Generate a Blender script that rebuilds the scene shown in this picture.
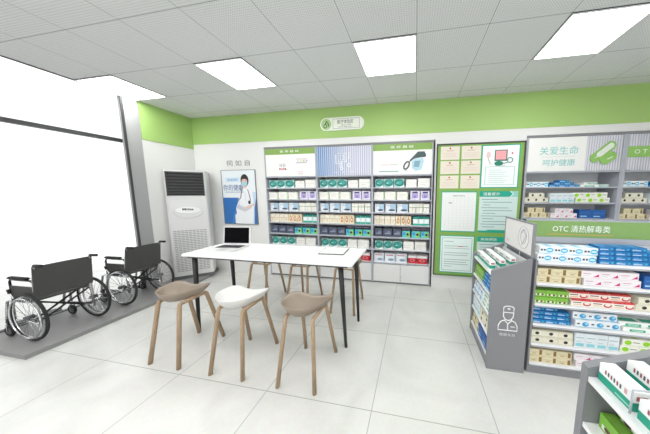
import bpy, bmesh, math, random
from mathutils import Vector, Matrix
random.seed(7)
PI = math.pi
SC = bpy.context.scene
COL = SC.collection
for _o in list(bpy.data.objects):
    bpy.data.objects.remove(_o)

# ------------------------------------------------------------ camera
cam_d = bpy.data.cameras.new('camera')
cam = bpy.data.objects.new('camera', cam_d)
COL.objects.link(cam)
SC.camera = cam
cam.location = (0, 0, 1.55)
YAW, PITCH = -0.1834, -0.115
cam.rotation_euler = (PI / 2 + PITCH, 0, -YAW)
cam_d.sensor_fit = 'HORIZONTAL'
cam_d.sensor_width = 36.0
cam_d.lens = 36.0 * 212.08 / 650
cam_d.shift_x = -(376.06 - 325) / 650
cam_d.shift_y = (217.92 - 217) / 650
cam_d.clip_start = 0.02

# ------------------------------------------------------------ world and exposure
SC.view_settings.view_transform = 'Standard'
SC.view_settings.look = 'None'
SC.view_settings.gamma = 1.0
SC.view_settings.use_curve_mapping = False
SC.view_settings.exposure = 0.50
WORLD_STRENGTH = 1.02
LAMP_STRENGTH = 9.6
w = bpy.data.worlds.new('overcast_sky')
SC.world = w
w.use_nodes = True
bg = w.node_tree.nodes['Background']
bg.inputs['Color'].default_value = (0.98, 0.99, 1.0, 1)
bg.inputs['Strength'].default_value = WORLD_STRENGTH


# ------------------------------------------------------------ materials
def lin(h):
    h = h.lstrip('#')
    r = []
    for i in (0, 2, 4):
        c = int(h[i:i + 2], 16) / 255
        r.append(c / 12.92 if c <= 0.04045 else ((c + 0.055) / 1.055) ** 2.4)
    return tuple(r) + (1,)


MATS = {}


def mat(name, col, rough=0.5, metal=0.0, var=0.04, scale=30.0, bump=0.0, spec=0.5, coat=0.0):
    """plain surface with a faint procedural mottling"""
    if name in MATS:
        return MATS[name]
    m = bpy.data.materials.new(name)
    m.use_nodes = True
    nt = m.node_tree
    b = nt.nodes['Principled BSDF']
    c = lin(col)
    b.inputs['Roughness'].default_value = rough
    b.inputs['Metallic'].default_value = metal
    b.inputs['Specular IOR Level'].default_value = spec
    b.inputs['Coat Weight'].default_value = coat
    tc = nt.nodes.new('ShaderNodeTexCoord')
    n = nt.nodes.new('ShaderNodeTexNoise')
    n.inputs['Scale'].default_value = scale
    n.inputs['Detail'].default_value = 3
    nt.links.new(tc.outputs['Object'], n.inputs['Vector'])
    mix = nt.nodes.new('ShaderNodeMix')
    mix.data_type = 'RGBA'
    mix.inputs[6].default_value = tuple(max(0, x * (1 - var)) for x in c[:3]) + (1,)
    mix.inputs[7].default_value = tuple(min(1, x * (1 + var)) for x in c[:3]) + (1,)
    nt.links.new(n.outputs['Fac'], mix.inputs[0])
    nt.links.new(mix.outputs[2], b.inputs['Base Color'])
    if bump:
        bp = nt.nodes.new('ShaderNodeBump')
        bp.inputs['Strength'].default_value = bump
        bp.inputs['Distance'].default_value = 0.002
        nt.links.new(n.outputs['Fac'], bp.inputs['Height'])
        nt.links.new(bp.outputs['Normal'], b.inputs['Normal'])
    MATS[name] = m
    return m


def H(col):
    """printed ink of one colour"""
    return mat('ink_' + col.lstrip('#'), col, rough=0.45, var=0.015, scale=60)


def grid_fac(nt, axis_out, off, pitch, half):
    """1 on a line of half-width `half` every `pitch`"""
    a = nt.nodes.new('ShaderNodeMath'); a.operation = 'SUBTRACT'; a.inputs[1].default_value = off
    nt.links.new(axis_out, a.inputs[0])
    p = nt.nodes.new('ShaderNodeMath'); p.operation = 'PINGPONG'; p.inputs[1].default_value = pitch / 2
    nt.links.new(a.outputs[0], p.inputs[0])
    l = nt.nodes.new('ShaderNodeMath'); l.operation = 'LESS_THAN'; l.inputs[1].default_value = half
    nt.links.new(p.outputs[0], l.inputs[0])
    return l.outputs[0]


def tile_floor_material():
    m = bpy.data.materials.new('glossy_floor_tiles')
    m.use_nodes = True
    nt = m.node_tree
    b = nt.nodes['Principled BSDF']
    tc = nt.nodes.new('ShaderNodeTexCoord')
    sep = nt.nodes.new('ShaderNodeSeparateXYZ')
    nt.links.new(tc.outputs['Object'], sep.inputs[0])
    gx = grid_fac(nt, sep.outputs[0], -1.970, 0.8453, 0.0028)
    gy = grid_fac(nt, sep.outputs[1], 1.3238, 0.8453, 0.0028)
    mx = nt.nodes.new('ShaderNodeMath'); mx.operation = 'MAXIMUM'
    nt.links.new(gx, mx.inputs[0]); nt.links.new(gy, mx.inputs[1])
    n = nt.nodes.new('ShaderNodeTexNoise')
    n.inputs['Scale'].default_value = 1.6; n.inputs['Detail'].default_value = 7; n.inputs['Distortion'].default_value = 1.2
    nt.links.new(tc.outputs['Object'], n.inputs['Vector'])
    r = nt.nodes.new('ShaderNodeValToRGB')
    r.color_ramp.elements[0].position = 0.30; r.color_ramp.elements[0].color = lin('cdcdc9')
    r.color_ramp.elements[1].position = 0.66; r.color_ramp.elements[1].color = lin('d9d9d5')
    nt.links.new(n.outputs['Fac'], r.inputs[0])
    n2 = nt.nodes.new('ShaderNodeTexNoise')
    n2.inputs['Scale'].default_value = 40; n2.inputs['Detail'].default_value = 2
    nt.links.new(tc.outputs['Object'], n2.inputs['Vector'])
    mul = nt.nodes.new('ShaderNodeMix'); mul.data_type = 'RGBA'; mul.blend_type = 'OVERLAY'; mul.inputs[0].default_value = 0.12
    nt.links.new(r.outputs[0], mul.inputs[6]); nt.links.new(n2.outputs['Color'], mul.inputs[7])
    mix = nt.nodes.new('ShaderNodeMix'); mix.data_type = 'RGBA'
    nt.links.new(mx.outputs[0], mix.inputs[0])
    nt.links.new(mul.outputs[2], mix.inputs[6]); mix.inputs[7].default_value = lin('a3a39e')
    nt.links.new(mix.outputs[2], b.inputs['Base Color'])
    b.inputs['Roughness'].default_value = 0.2
    b.inputs['Specular IOR Level'].default_value = 0.45
    return m


def ceiling_material():
    m = bpy.data.materials.new('perforated_ceiling_tiles')
    m.use_nodes = True
    nt = m.node_tree
    b = nt.nodes['Principled BSDF']
    tc = nt.nodes.new('ShaderNodeTexCoord')
    sep = nt.nodes.new('ShaderNodeSeparateXYZ')
    nt.links.new(tc.outputs['Object'], sep.inputs[0])
    gx = grid_fac(nt, sep.outputs[0], -0.019, 0.6, 0.0024)
    gy = grid_fac(nt, sep.outputs[1], 2.089, 0.6, 0.0024)
    mx = nt.nodes.new('ShaderNodeMath'); mx.operation = 'MAXIMUM'
    nt.links.new(gx, mx.inputs[0]); nt.links.new(gy, mx.inputs[1])
    dx = grid_fac(nt, sep.outputs[0], 0.0, 0.02, 0.003)
    dy = grid_fac(nt, sep.outputs[1], 0.0, 0.02, 0.003)
    dm = nt.nodes.new('ShaderNodeMath'); dm.operation = 'MULTIPLY'
    nt.links.new(dx, dm.inputs[0]); nt.links.new(dy, dm.inputs[1])
    mixd = nt.nodes.new('ShaderNodeMix'); mixd.data_type = 'RGBA'
    mixd.inputs[6].default_value = lin('dcdddd'); mixd.inputs[7].default_value = lin('a6a7a7')
    nt.links.new(dm.outputs[0], mixd.inputs[0])
    mix = nt.nodes.new('ShaderNodeMix'); mix.data_type = 'RGBA'
    nt.links.new(mx.outputs[0], mix.inputs[0])
    nt.links.new(mixd.outputs[2], mix.inputs[6]); mix.inputs[7].default_value = lin('7c7d7d')
    nt.links.new(mix.outputs[2], b.inputs['Base Color'])
    b.inputs['Roughness'].default_value = 0.85
    return m


def wood_material(name, c1, c2):
    m = bpy.data.materials.new(name)
    m.use_nodes = True
    nt = m.node_tree
    b = nt.nodes['Principled BSDF']
    tc = nt.nodes.new('ShaderNodeTexCoord')
    mp = nt.nodes.new('ShaderNodeMapping'); mp.inputs['Scale'].default_value = (60, 60, 5)
    nt.links.new(tc.outputs['Object'], mp.inputs[0])
    n = nt.nodes.new('ShaderNodeTexNoise'); n.inputs['Scale'].default_value = 1.5; n.inputs['Detail'].default_value = 5
    nt.links.new(mp.outputs[0], n.inputs['Vector'])
    r = nt.nodes.new('ShaderNodeValToRGB')
    r.color_ramp.elements[0].position = 0.3; r.color_ramp.elements[0].color = lin(c1)
    r.color_ramp.elements[1].position = 0.7; r.color_ramp.elements[1].color = lin(c2)
    nt.links.new(n.outputs['Fac'], r.inputs[0])
    nt.links.new(r.outputs[0], b.inputs['Base Color'])
    b.inputs['Roughness'].default_value = 0.5
    return m


def glass_material():
    m = bpy.data.materials.new('clear_window_glass')
    m.use_nodes = True
    nt = m.node_tree
    nt.nodes.remove(nt.nodes['Principled BSDF'])
    t = nt.nodes.new('ShaderNodeBsdfTransparent')
    g = nt.nodes.new('ShaderNodeBsdfGlossy'); g.inputs['Roughness'].default_value = 0.02
    fr = nt.nodes.new('ShaderNodeFresnel'); fr.inputs[0].default_value = 1.3
    mx = nt.nodes.new('ShaderNodeMixShader')
    nt.links.new(fr.outputs[0], mx.inputs[0]); nt.links.new(t.outputs[0], mx.inputs[1]); nt.links.new(g.outputs[0], mx.inputs[2])
    nt.links.new(mx.outputs[0], nt.nodes['Material Output'].inputs[0])
    return m


def emit_material(name, col, s):
    m = bpy.data.materials.new(name)
    m.use_nodes = True
    nt = m.node_tree
    nt.nodes.remove(nt.nodes['Principled BSDF'])
    e = nt.nodes.new('ShaderNodeEmission')
    e.inputs[0].default_value = lin(col); e.inputs[1].default_value = s
    nt.links.new(e.outputs[0], nt.nodes['Material Output'].inputs[0])
    return m


def stripe_material(name, c1, c2, pitch, grad=None):
    """vertical ribs across X, optional printed colour change along X"""
    m = bpy.data.materials.new(name)
    m.use_nodes = True
    nt = m.node_tree
    b = nt.nodes['Principled BSDF']
    tc = nt.nodes.new('ShaderNodeTexCoord')
    sep = nt.nodes.new('ShaderNodeSeparateXYZ')
    nt.links.new(tc.outputs['Object'], sep.inputs[0])
    g = grid_fac(nt, sep.outputs[0], 0, pitch, pitch * 0.22)
    mix = nt.nodes.new('ShaderNodeMix'); mix.data_type = 'RGBA'
    nt.links.new(g, mix.inputs[0])
    mix.inputs[6].default_value = lin(c1); mix.inputs[7].default_value = lin(c2)
    if grad:
        x0, x1, k1, k2 = grad
        for slot, ca, cb in ((6, k1, c1), (7, k2, c2)):
            mr = nt.nodes.new('ShaderNodeMapRange')
            mr.inputs['From Min'].default_value = x0; mr.inputs['From Max'].default_value = x1
            nt.links.new(sep.outputs[0], mr.inputs[0])
            mm = nt.nodes.new('ShaderNodeMix'); mm.data_type = 'RGBA'
            mm.inputs[6].default_value = lin(ca); mm.inputs[7].default_value = lin(cb)
            nt.links.new(mr.outputs[0], mm.inputs[0])
            nt.links.new(mm.outputs[2], mix.inputs[slot])
    nt.links.new(mix.outputs[2], b.inputs['Base Color'])
    b.inputs['Roughness'].default_value = 0.55
    return m


WHITE = mat('white_wall_paint', 'e4e4e2', 0.7, var=0.01, scale=4)
GREEN = mat('apple_green_paint', 'a3c573', 0.6, var=0.02, scale=3)
GREY = mat('grey_lacquered_steel', '85868a', 0.45, var=0.02)
SHELFG = mat('light_grey_shelf_steel', 'afb3bc', 0.4, var=0.02)
SHELFW = mat('white_shelf_board', 'ecedee', 0.4, var=0.01)
DARK = mat('dark_grey_metal', '3c3d3f', 0.45, var=0.04)
BLACK = mat('black_steel', '1a1a1b', 0.4, var=0.05)
FABRIC = mat('charcoal_nylon', '474746', 0.85, var=0.08, scale=200, bump=0.4)
CHROME = mat('polished_steel_tube', 'c9c9cb', 0.22, metal=0.9, var=0.02)
RUBBER = mat('black_rubber', '222223', 0.75, var=0.05)
GRIMRUB = mat('grey_wheel_plastic', '56565a', 0.6, var=0.05)
PLATF = mat('grey_platform_laminate', '8a8a89', 0.5, var=0.03, scale=8)
PILLAR = mat('grey_pillar_paint', 'a3a3a4', 0.6, var=0.02, scale=6)
TABLEW = mat('white_table_laminate', 'f4f4f3', 0.22, var=0.005)
ACW = mat('white_appliance_plastic', 'd8d8d7', 0.4, var=0.01)
OAK = wood_material('pale_oak', '9c8468', 'b59c80')
TAUPE = mat('taupe_seat_plastic', '938678', 0.5, var=0.05, scale=18)
SEATW = mat('white_seat_plastic', 'd9d9d6', 0.4, var=0.01)
ALU = mat('brushed_aluminium', 'e6e6e6', 0.35, metal=0.15, var=0.02)
SCREEN = mat('dark_glossy_screen', '0c0c0e', 0.08, var=0.1)
PAPER = mat('white_paper', 'f2f2f0', 0.6, var=0.01)
TXTG = mat('grey_lettering', '6c6c6e', 0.6)
TXTW = mat('white_lettering', 'f4f6f4', 0.6)
FLOOR = tile_floor_material()
CEIL = ceiling_material()
GLASS = glass_material()
LAMP = emit_material('glowing_lamp_diffuser', 'ffffff', LAMP_STRENGTH)


# ------------------------------------------------------------ mesh helpers
class MB:
    def __init__(self):
        self.bm = bmesh.new()
        self.mats = []

    def mi(self, m):
        if m not in self.mats:
            self.mats.append(m)
        return self.mats.index(m)

    def faces(self, verts, faces, m, smooth=False):
        vs = [self.bm.verts.new(v) for v in verts]
        k = self.mi(m)
        out = []
        for f in faces:
            try:
                fc = self.bm.faces.new([vs[i] for i in f])
            except ValueError:
                continue
            fc.material_index = k
            fc.smooth = smooth
            out.append(fc)
        return vs, out

    def box(self, x0, x1, y0, y1, z0, z1, m, bevel=0.0):
        v = [(x0, y0, z0), (x1, y0, z0), (x1, y1, z0), (x0, y1, z0), (x0, y0, z1), (x1, y0, z1), (x1, y1, z1), (x0, y1, z1)]
        f = [(0, 3, 2, 1), (4, 5, 6, 7), (0, 1, 5, 4), (1, 2, 6, 5), (2, 3, 7, 6), (3, 0, 4, 7)]
        vs, fs = self.faces(v, f, m)
        if bevel:
            es = list({e for fc in fs for e in fc.edges})
            r = bmesh.ops.bevel(self.bm, geom=es, offset=bevel, segments=2, affect='EDGES', clamp_overlap=True)
            for fc in r['faces']:
                fc.material_index = self.mi(m)
        return self

    def prism(self, pts, axis, a, b, m, smooth=False):
        """extrude a 2-D outline along an axis ('x','y','z') from a to b"""
        def P(u, v, t):
            return {'x': (t, u, v), 'y': (u, t, v), 'z': (u, v, t)}[axis]
        n = len(pts)
        v = [P(u, q, a) for u, q in pts] + [P(u, q, b) for u, q in pts]
        vs, fs = self.faces(v, [tuple(range(n))[::-1], tuple(range(n, 2 * n))] + [(i, (i + 1) % n, n + (i + 1) % n, n + i) for i in range(n)], m)
        if smooth:
            for fc in fs[2:]:
                fc.smooth = True
        return self

    def tube(self, pts, r, m, seg=8, r2=None, closed=False, flat=None):
        """round bar through points; r may taper to r2; flat=(a,b) gives an elliptical section"""
        pts = [Vector(p) for p in pts]
        n = len(pts)
        rings = []
        up = None
        for i, p in enumerate(pts):
            if closed:
                d = (pts[(i + 1) % n] - pts[i - 1]).normalized()
            else:
                d = (pts[min(i + 1, n - 1)] - pts[max(i - 1, 0)]).normalized()
            if up is None:
                up = Vector((0, 0, 1)) if abs(d.z) < 0.9 else Vector((1, 0, 0))
            s = d.cross(up).normalized()
            up = s.cross(d).normalized()
            rr = r if r2 is None else r + (r2 - r) * i / max(1, n - 1)
            ring = []
            for k in range(seg):
                a = 2 * PI * (k + 0.5) / seg
                ring.append(self.bm.verts.new(p + s * math.cos(a) * rr * (flat[0] if flat else 1) + up * math.sin(a) * rr * (flat[1] if flat else 1)))
            rings.append(ring)
        mi = self.mi(m)
        for i in range(n if closed else n - 1):
            A, B = rings[i], rings[(i + 1) % n]
            for k in range(seg):
                f = self.bm.faces.new((A[k], A[(k + 1) % seg], B[(k + 1) % seg], B[k]))
                f.material_index = mi
                f.smooth = seg > 6
        if not closed:
            for ring in (rings[0][::-1], rings[-1]):
                f = self.bm.faces.new(ring)
                f.material_index = mi
        return self

    def ring(self, c, R, r, m, axis='y', n=40, seg=8):
        c = Vector(c)
        pts = []
        for i in range(n):
            a = 2 * PI * i / n
            u, v = math.cos(a) * R, math.sin(a) * R
            pts.append(c + Vector({'y': (u, 0, v), 'x': (0, u, v), 'z': (u, v, 0)}[axis]))
        return self.tube(pts, r, m, seg=seg, closed=True)

    def build(self, name, parent=None, loc=None):
        bmesh.ops.recalc_face_normals(self.bm, faces=self.bm.faces)
        me = bpy.data.meshes.new(name)
        self.bm.to_mesh(me)
        self.bm.free()
        for m in self.mats:
            me.materials.append(m)
        o = bpy.data.objects.new(name, me)
        COL.objects.link(o)
        if parent:
            o.parent = parent
        if loc:
            o.location = loc
        return o


def tag(o, label, cat, group=None):
    o['label'] = label
    o['category'] = cat
    if group:
        o['group'] = group
    return o


def thing(name, label, cat, loc=(0, 0, 0), rz=0.0, group=None):
    o = bpy.data.objects.new(name, None)
    o.empty_display_size = 0.1
    COL.objects.link(o)
    o.location = loc
    o.rotation_euler = (0, 0, rz)
    return tag(o, label, cat, group)


def struct(mb, name):
    o = mb.build(name)
    o['kind'] = 'structure'
    return o


def clone(root, loc, rz, label):
    c = root.copy()
    COL.objects.link(c)
    c.location = loc
    c.rotation_euler = (0, 0, rz)
    c['label'] = label
    for ch in list(root.children):
        d = ch.copy()
        COL.objects.link(d)
        d.parent = c
        for g in list(ch.children):
            e = g.copy()
            COL.objects.link(e)
            e.parent = d
    return c


def text(body, m, x, z, width, height, y, parent, name='lettering', plane='front', bold=0.0, rotz=0.0):
    """writing lying on a vertical face; x,z is the centre, y the depth of the face (front faces -Y)"""
    cu = bpy.data.curves.new('lettering', 'FONT')
    cu.body = body
    cu.align_x = 'CENTER'
    cu.align_y = 'CENTER'
    cu.resolution_u = 2
    cu.extrude = 0.0
    cu.offset = bold
    ob = bpy.data.objects.new('lettering', cu)
    COL.objects.link(ob)
    dg = bpy.context.evaluated_depsgraph_get()
    me = bpy.data.meshes.new_from_object(ob.evaluated_get(dg))
    bpy.data.objects.remove(ob)
    if len(me.vertices) == 0:
        return None
    xs = [v.co.x for v in me.vertices]
    ys = [v.co.y for v in me.vertices]
    cx, cy = (min(xs) + max(xs)) / 2, (min(ys) + max(ys)) / 2
    sx, sy = width / (max(xs) - min(xs)), height / (max(ys) - min(ys))
    for v in me.vertices:
        v.co = Vector(((v.co.x - cx) * sx, 0, (v.co.y - cy) * sy))
    me.materials.clear()
    me.materials.append(m)
    me.update()
    o = bpy.data.objects.new(name, me)
    COL.objects.link(o)
    o.parent = parent
    o.location = (x, y - 0.0012, z)
    o.rotation_euler = (0, 0, rotz)
    return o


def ell(cx, cz, rx, rz, n=20, a0=0, a1=2 * PI):
    return [(cx + rx * math.cos(a0 + (a1 - a0) * i / n), cz + rz * math.sin(a0 + (a1 - a0) * i / n)) for i in range(n)]


def stadium(cx, cz, L, r, ang, n=10):
    """capsule outline of half-length L and radius r turned by ang"""
    pts = []
    for i in range(n + 1):
        a = -PI / 2 + PI * i / n
        pts.append((L + r * math.cos(a), r * math.sin(a)))
    for i in range(n + 1):
        a = PI / 2 + PI * i / n
        pts.append((-L + r * math.cos(a), r * math.sin(a)))
    c, s = math.cos(ang), math.sin(ang)
    return [(cx + x * c - z * s, cz + x * s + z * c) for x, z in pts]


def flat(mb, pts, y, m):
    """a printed shape on a face looking towards -Y"""
    n = len(pts)
    mb.faces([(x, y, z) for x, z in pts], [tuple(range(n))], m)


def rect(mb, x0, x1, z0, z1, y, m):
    flat(mb, [(x0, z0), (x1, z0), (x1, z1), (x0, z1)], y, m)


# ============================================================ the setting
CZ = 2.961
XL = -4.22
YB = 3.496
XR = 4.05
b = MB(); b.box(-7.0, XR + .1, -4.2, 4.0, -0.05, 0.0, FLOOR)
struct(b, 'floor')
b = MB(); b.box(XL, XR + .1, -4.2, 4.0, CZ, CZ + 0.06, CEIL)
struct(b, 'ceiling')
# back wall with two niches for the built-in cabinets
N1 = (-2.705, 0.285)
N2 = (1.553, 3.99)
NT = 2.372
b = MB()
b.box(XL - .1, N1[0], YB, YB + 0.4, 0, CZ, WHITE)
b.box(N1[1], N2[0], YB, YB + 0.4, 0, NT, WHITE)
b.box(N2[1], XR + .1, YB, YB + 0.4, 0, NT, WHITE)
b.box(N1[0], XR + .1, YB, YB + 0.4, NT, CZ, WHITE)
b.box(N1[0], N1[1], YB + 0.38, YB + 0.4, 0, NT, WHITE)
b.box(N2[0], N2[1], YB + 0.38, YB + 0.4, 0, NT, WHITE)
struct(b, 'wall_back')
b = MB(); b.box(XL + .012, XR - .001, YB - 0.006, YB, 2.475, CZ - .001, GREEN)
struct(b, 'trim_1')
b = MB(); b.box(XL - 0.20, XL, 2.70, YB, 0, CZ, WHITE)
struct(b, 'wall_left')
b = MB(); b.box(XL, XL + 0.008, 2.705, YB - 0.001, 2.39, CZ - .001, GREEN)
struct(b, 'trim_2')
b = MB(); b.box(XL - 0.085, XL + 0.008, 2.525, 2.699, 0.0, CZ, PILLAR)
struct(b, 'wall_pillar')
b = MB(); b.box(XR, XR + 0.1, -4.2, YB, 0, CZ, WHITE)
struct(b, 'wall_right')
# shop window on the left
GX = -4.44
b = MB()
b.box(GX - .004, GX + .004, -4.0, 2.75, 0.05, 3.20, GLASS)
win = struct(b, 'window_1')
b = MB()
b.box(XL - 0.004, XL + 0.014, 2.498, 2.524, 0.045, CZ, DARK)
b.box(GX - .03, GX + .03, -4.0, 2.75, 2.325, 2.375, DARK)
b.box(GX - .03, GX + .03, -4.0, 2.75, 0.0, 0.052, DARK)
o = b.build('window_frame', win); 
b = MB(); b.box(XL - 0.25, XL, -4.0, 2.69, 3.2, 3.24, WHITE)
struct(b, 'ceiling_pocket')
# unseen rear wall posts around an opening added for fill light from the sky
b = MB()
b.box(-4.4, -3.9, -4.2, -4.1, 0, CZ, WHITE); b.box(3.6, XR, -4.2, -4.1, 0, CZ, WHITE); b.box(-3.9, 3.6, -4.2, -4.1, 2.6, CZ, WHITE)
struct(b, 'wall_front')
# display platform
b = MB()
b.prism([(GX + .032, 1.19), (-3.56, 1.19), (-3.56, 2.35), (-3.74, 3.18), (-3.88, YB - .001), (XL + .001, YB - .001), (XL + .001, 2.701), (XL + .015, 2.70), (XL + .015, 2.495), (GX + .032, 2.495)], 'z', 0.0, 0.043, PLATF)
struct(b, 'floor_platform')
# ceiling lamps
b = MB(); b.box(XL - .006, XL - .0005, -4.2, 2.52, CZ - .012, CZ + .05, DARK); struct(b, 'trim_3')
lamp0 = None
names_l = {(-7, 0): 'square ceiling lamp panel beside the shop window, leftmost of the front four',
           (-4, 0): 'square ceiling lamp panel above the laptop and the air conditioner',
           (-1, 0): 'square ceiling lamp panel above the right half of the white table',
           (2, 0): 'square ceiling lamp panel above the medicine shelves with the green header'}
for j in (0, -3, -6, -9):
    for i in (-7, -4, -1, 2, 5):
        if i == 5 and j == 0:
            continue
        x0, y0 = -0.019 + 0.6 * i, 2.089 + 0.6 * j
        lab = names_l.get((i, j)) or 'square ceiling lamp panel, %s row from the back wall, %s from the shop window' % ({-3: 'second', -6: 'third', -9: 'fourth'}[j], {-7: 'first', -4: 'second', -1: 'third', 2: 'fourth', 5: 'fifth'}[i])
        if lamp0 is None:
            lamp0 = thing('ceiling_light', lab, 'ceiling lamp', (x0 + .3, y0 + .3, CZ), group='square lamp panels in the tiled ceiling')
            fb = MB()
            for a in ((-.297, -.283, -.297, .297), (.283, .297, -.297, .297)):
                fb.box(a[0], a[1], a[2], a[3], -0.010, -0.0005, SHELFW)
            for a in ((-.283, .283, -.297, -.283), (-.283, .283, .283, .297)):
                fb.box(a[0], a[1], a[2], a[3], -0.010, -0.0005, SHELFW)
            for a in ((-.300, .300, -.300, -.297), (-.300, .300, .297, .300), (-.300, -.297, -.297, .297), (.297, .300, -.297, .297)):
                fb.box(a[0], a[1], a[2], a[3], -0.006, -0.0005, DARK)
            fb.build('frame', lamp0)
            fb = MB(); fb.box(-.282, .282, -.282, .282, -0.006, -0.001, LAMP)
            fb.build('diffuser', lamp0)
        else:
            clone(lamp0, (x0 + .3, y0 + .3, CZ), 0, lab)
            
# ============================================================ sign on the green band
s = thing('wall_sign', 'white rounded sign plate with green round emblem on the green wall band', 'sign', (-1.215, YB - .006, 2.688))
b = MB(); b.prism(stadium(0, 0, .275, .102, 0), 'y', -0.022, -0.001, mat('sign_white', 'eef3e6', 0.4))
b.build('plate', s)
b = MB(); b.prism(ell(-.272, 0, .088, .088, 28), 'y', -0.026, -0.0225, mat('sign_emblem_green', 'a9cd8d', 0.4))
em = b.build('emblem', s)
b = MB()
b.ring((-.285, -.028, -.03), .028, .005, mat('dark_green_ink', '35502a', .5), n=20, seg=6)
b.tube([(-.285, -.028, .0), (-.262, -.028, .045), (-.235, -.028, .01), (-.225, -.028, -.04)], .007, MATS['dark_green_ink'], seg=6)
b.build('stethoscope_mark', em)
b = MB()
for q in ((-.155, .30, .075, .079), (-.155, .30, -.075, -.071), (-.155, -.151, -.071, .075), (.296, .30, -.071, .075)):
    b.box(q[0], q[1], -0.0235, -0.0221, q[2], q[3], TXTG)
b.build('border_line', s)
text('医疗体验区', mat('dark_lettering', '3d3d3c', .6), .06, .030, .27, .062, -.0222, s)
text('MEDICAL AREA', TXTG, .07, -.022, .17, .02, -.0222, s)
text('Health Experience', MATS['dark_lettering'], .06, -.053, .24, .022, -.0222, s)


# ============================================================ medicine boxes
def ink_front(mb, w_, d, h, spec):
    y = -d / 2 - 0.0006
    for k, sp in enumerate(spec):
        yy = y - 0.00025 * k
        t = sp[0]
        if t == 'r':
            _, u0, v0, u1, v1, c = sp
            rect(mb, -w_ / 2 + u0 * w_, -w_ / 2 + u1 * w_, v0 * h, v1 * h, yy, H(c))
        elif t == 'e':
            _, cu, cv, ru, rv, c = sp
            flat(mb, ell(-w_ / 2 + cu * w_, cv * h, ru * w_, rv * h, 16), yy, H(c))
        elif t == 'p':
            _, pts, c = sp
            flat(mb, [(-w_ / 2 + u * w_, v * h) for u, v in pts], yy, H(c))


def ink_top(mb, w_, d, h, spec):
    for k, (u0, v0, u1, v1, c) in enumerate(spec):
        z = h + 0.0006 + 0.00025 * k
        mb.faces([(-w_ / 2 + u0 * w_, -d / 2 + v0 * d, z), (-w_ / 2 + u1 * w_, -d / 2 + v0 * d, z), (-w_ / 2 + u1 * w_, -d / 2 + v1 * d, z), (-w_ / 2 + u0 * w_, -d / 2 + v1 * d, z)], [(0, 1, 2, 3)], H(c))


TEAL, BLUE, SAND = '23857c', '1f6fb2', 'd9cfae'
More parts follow.
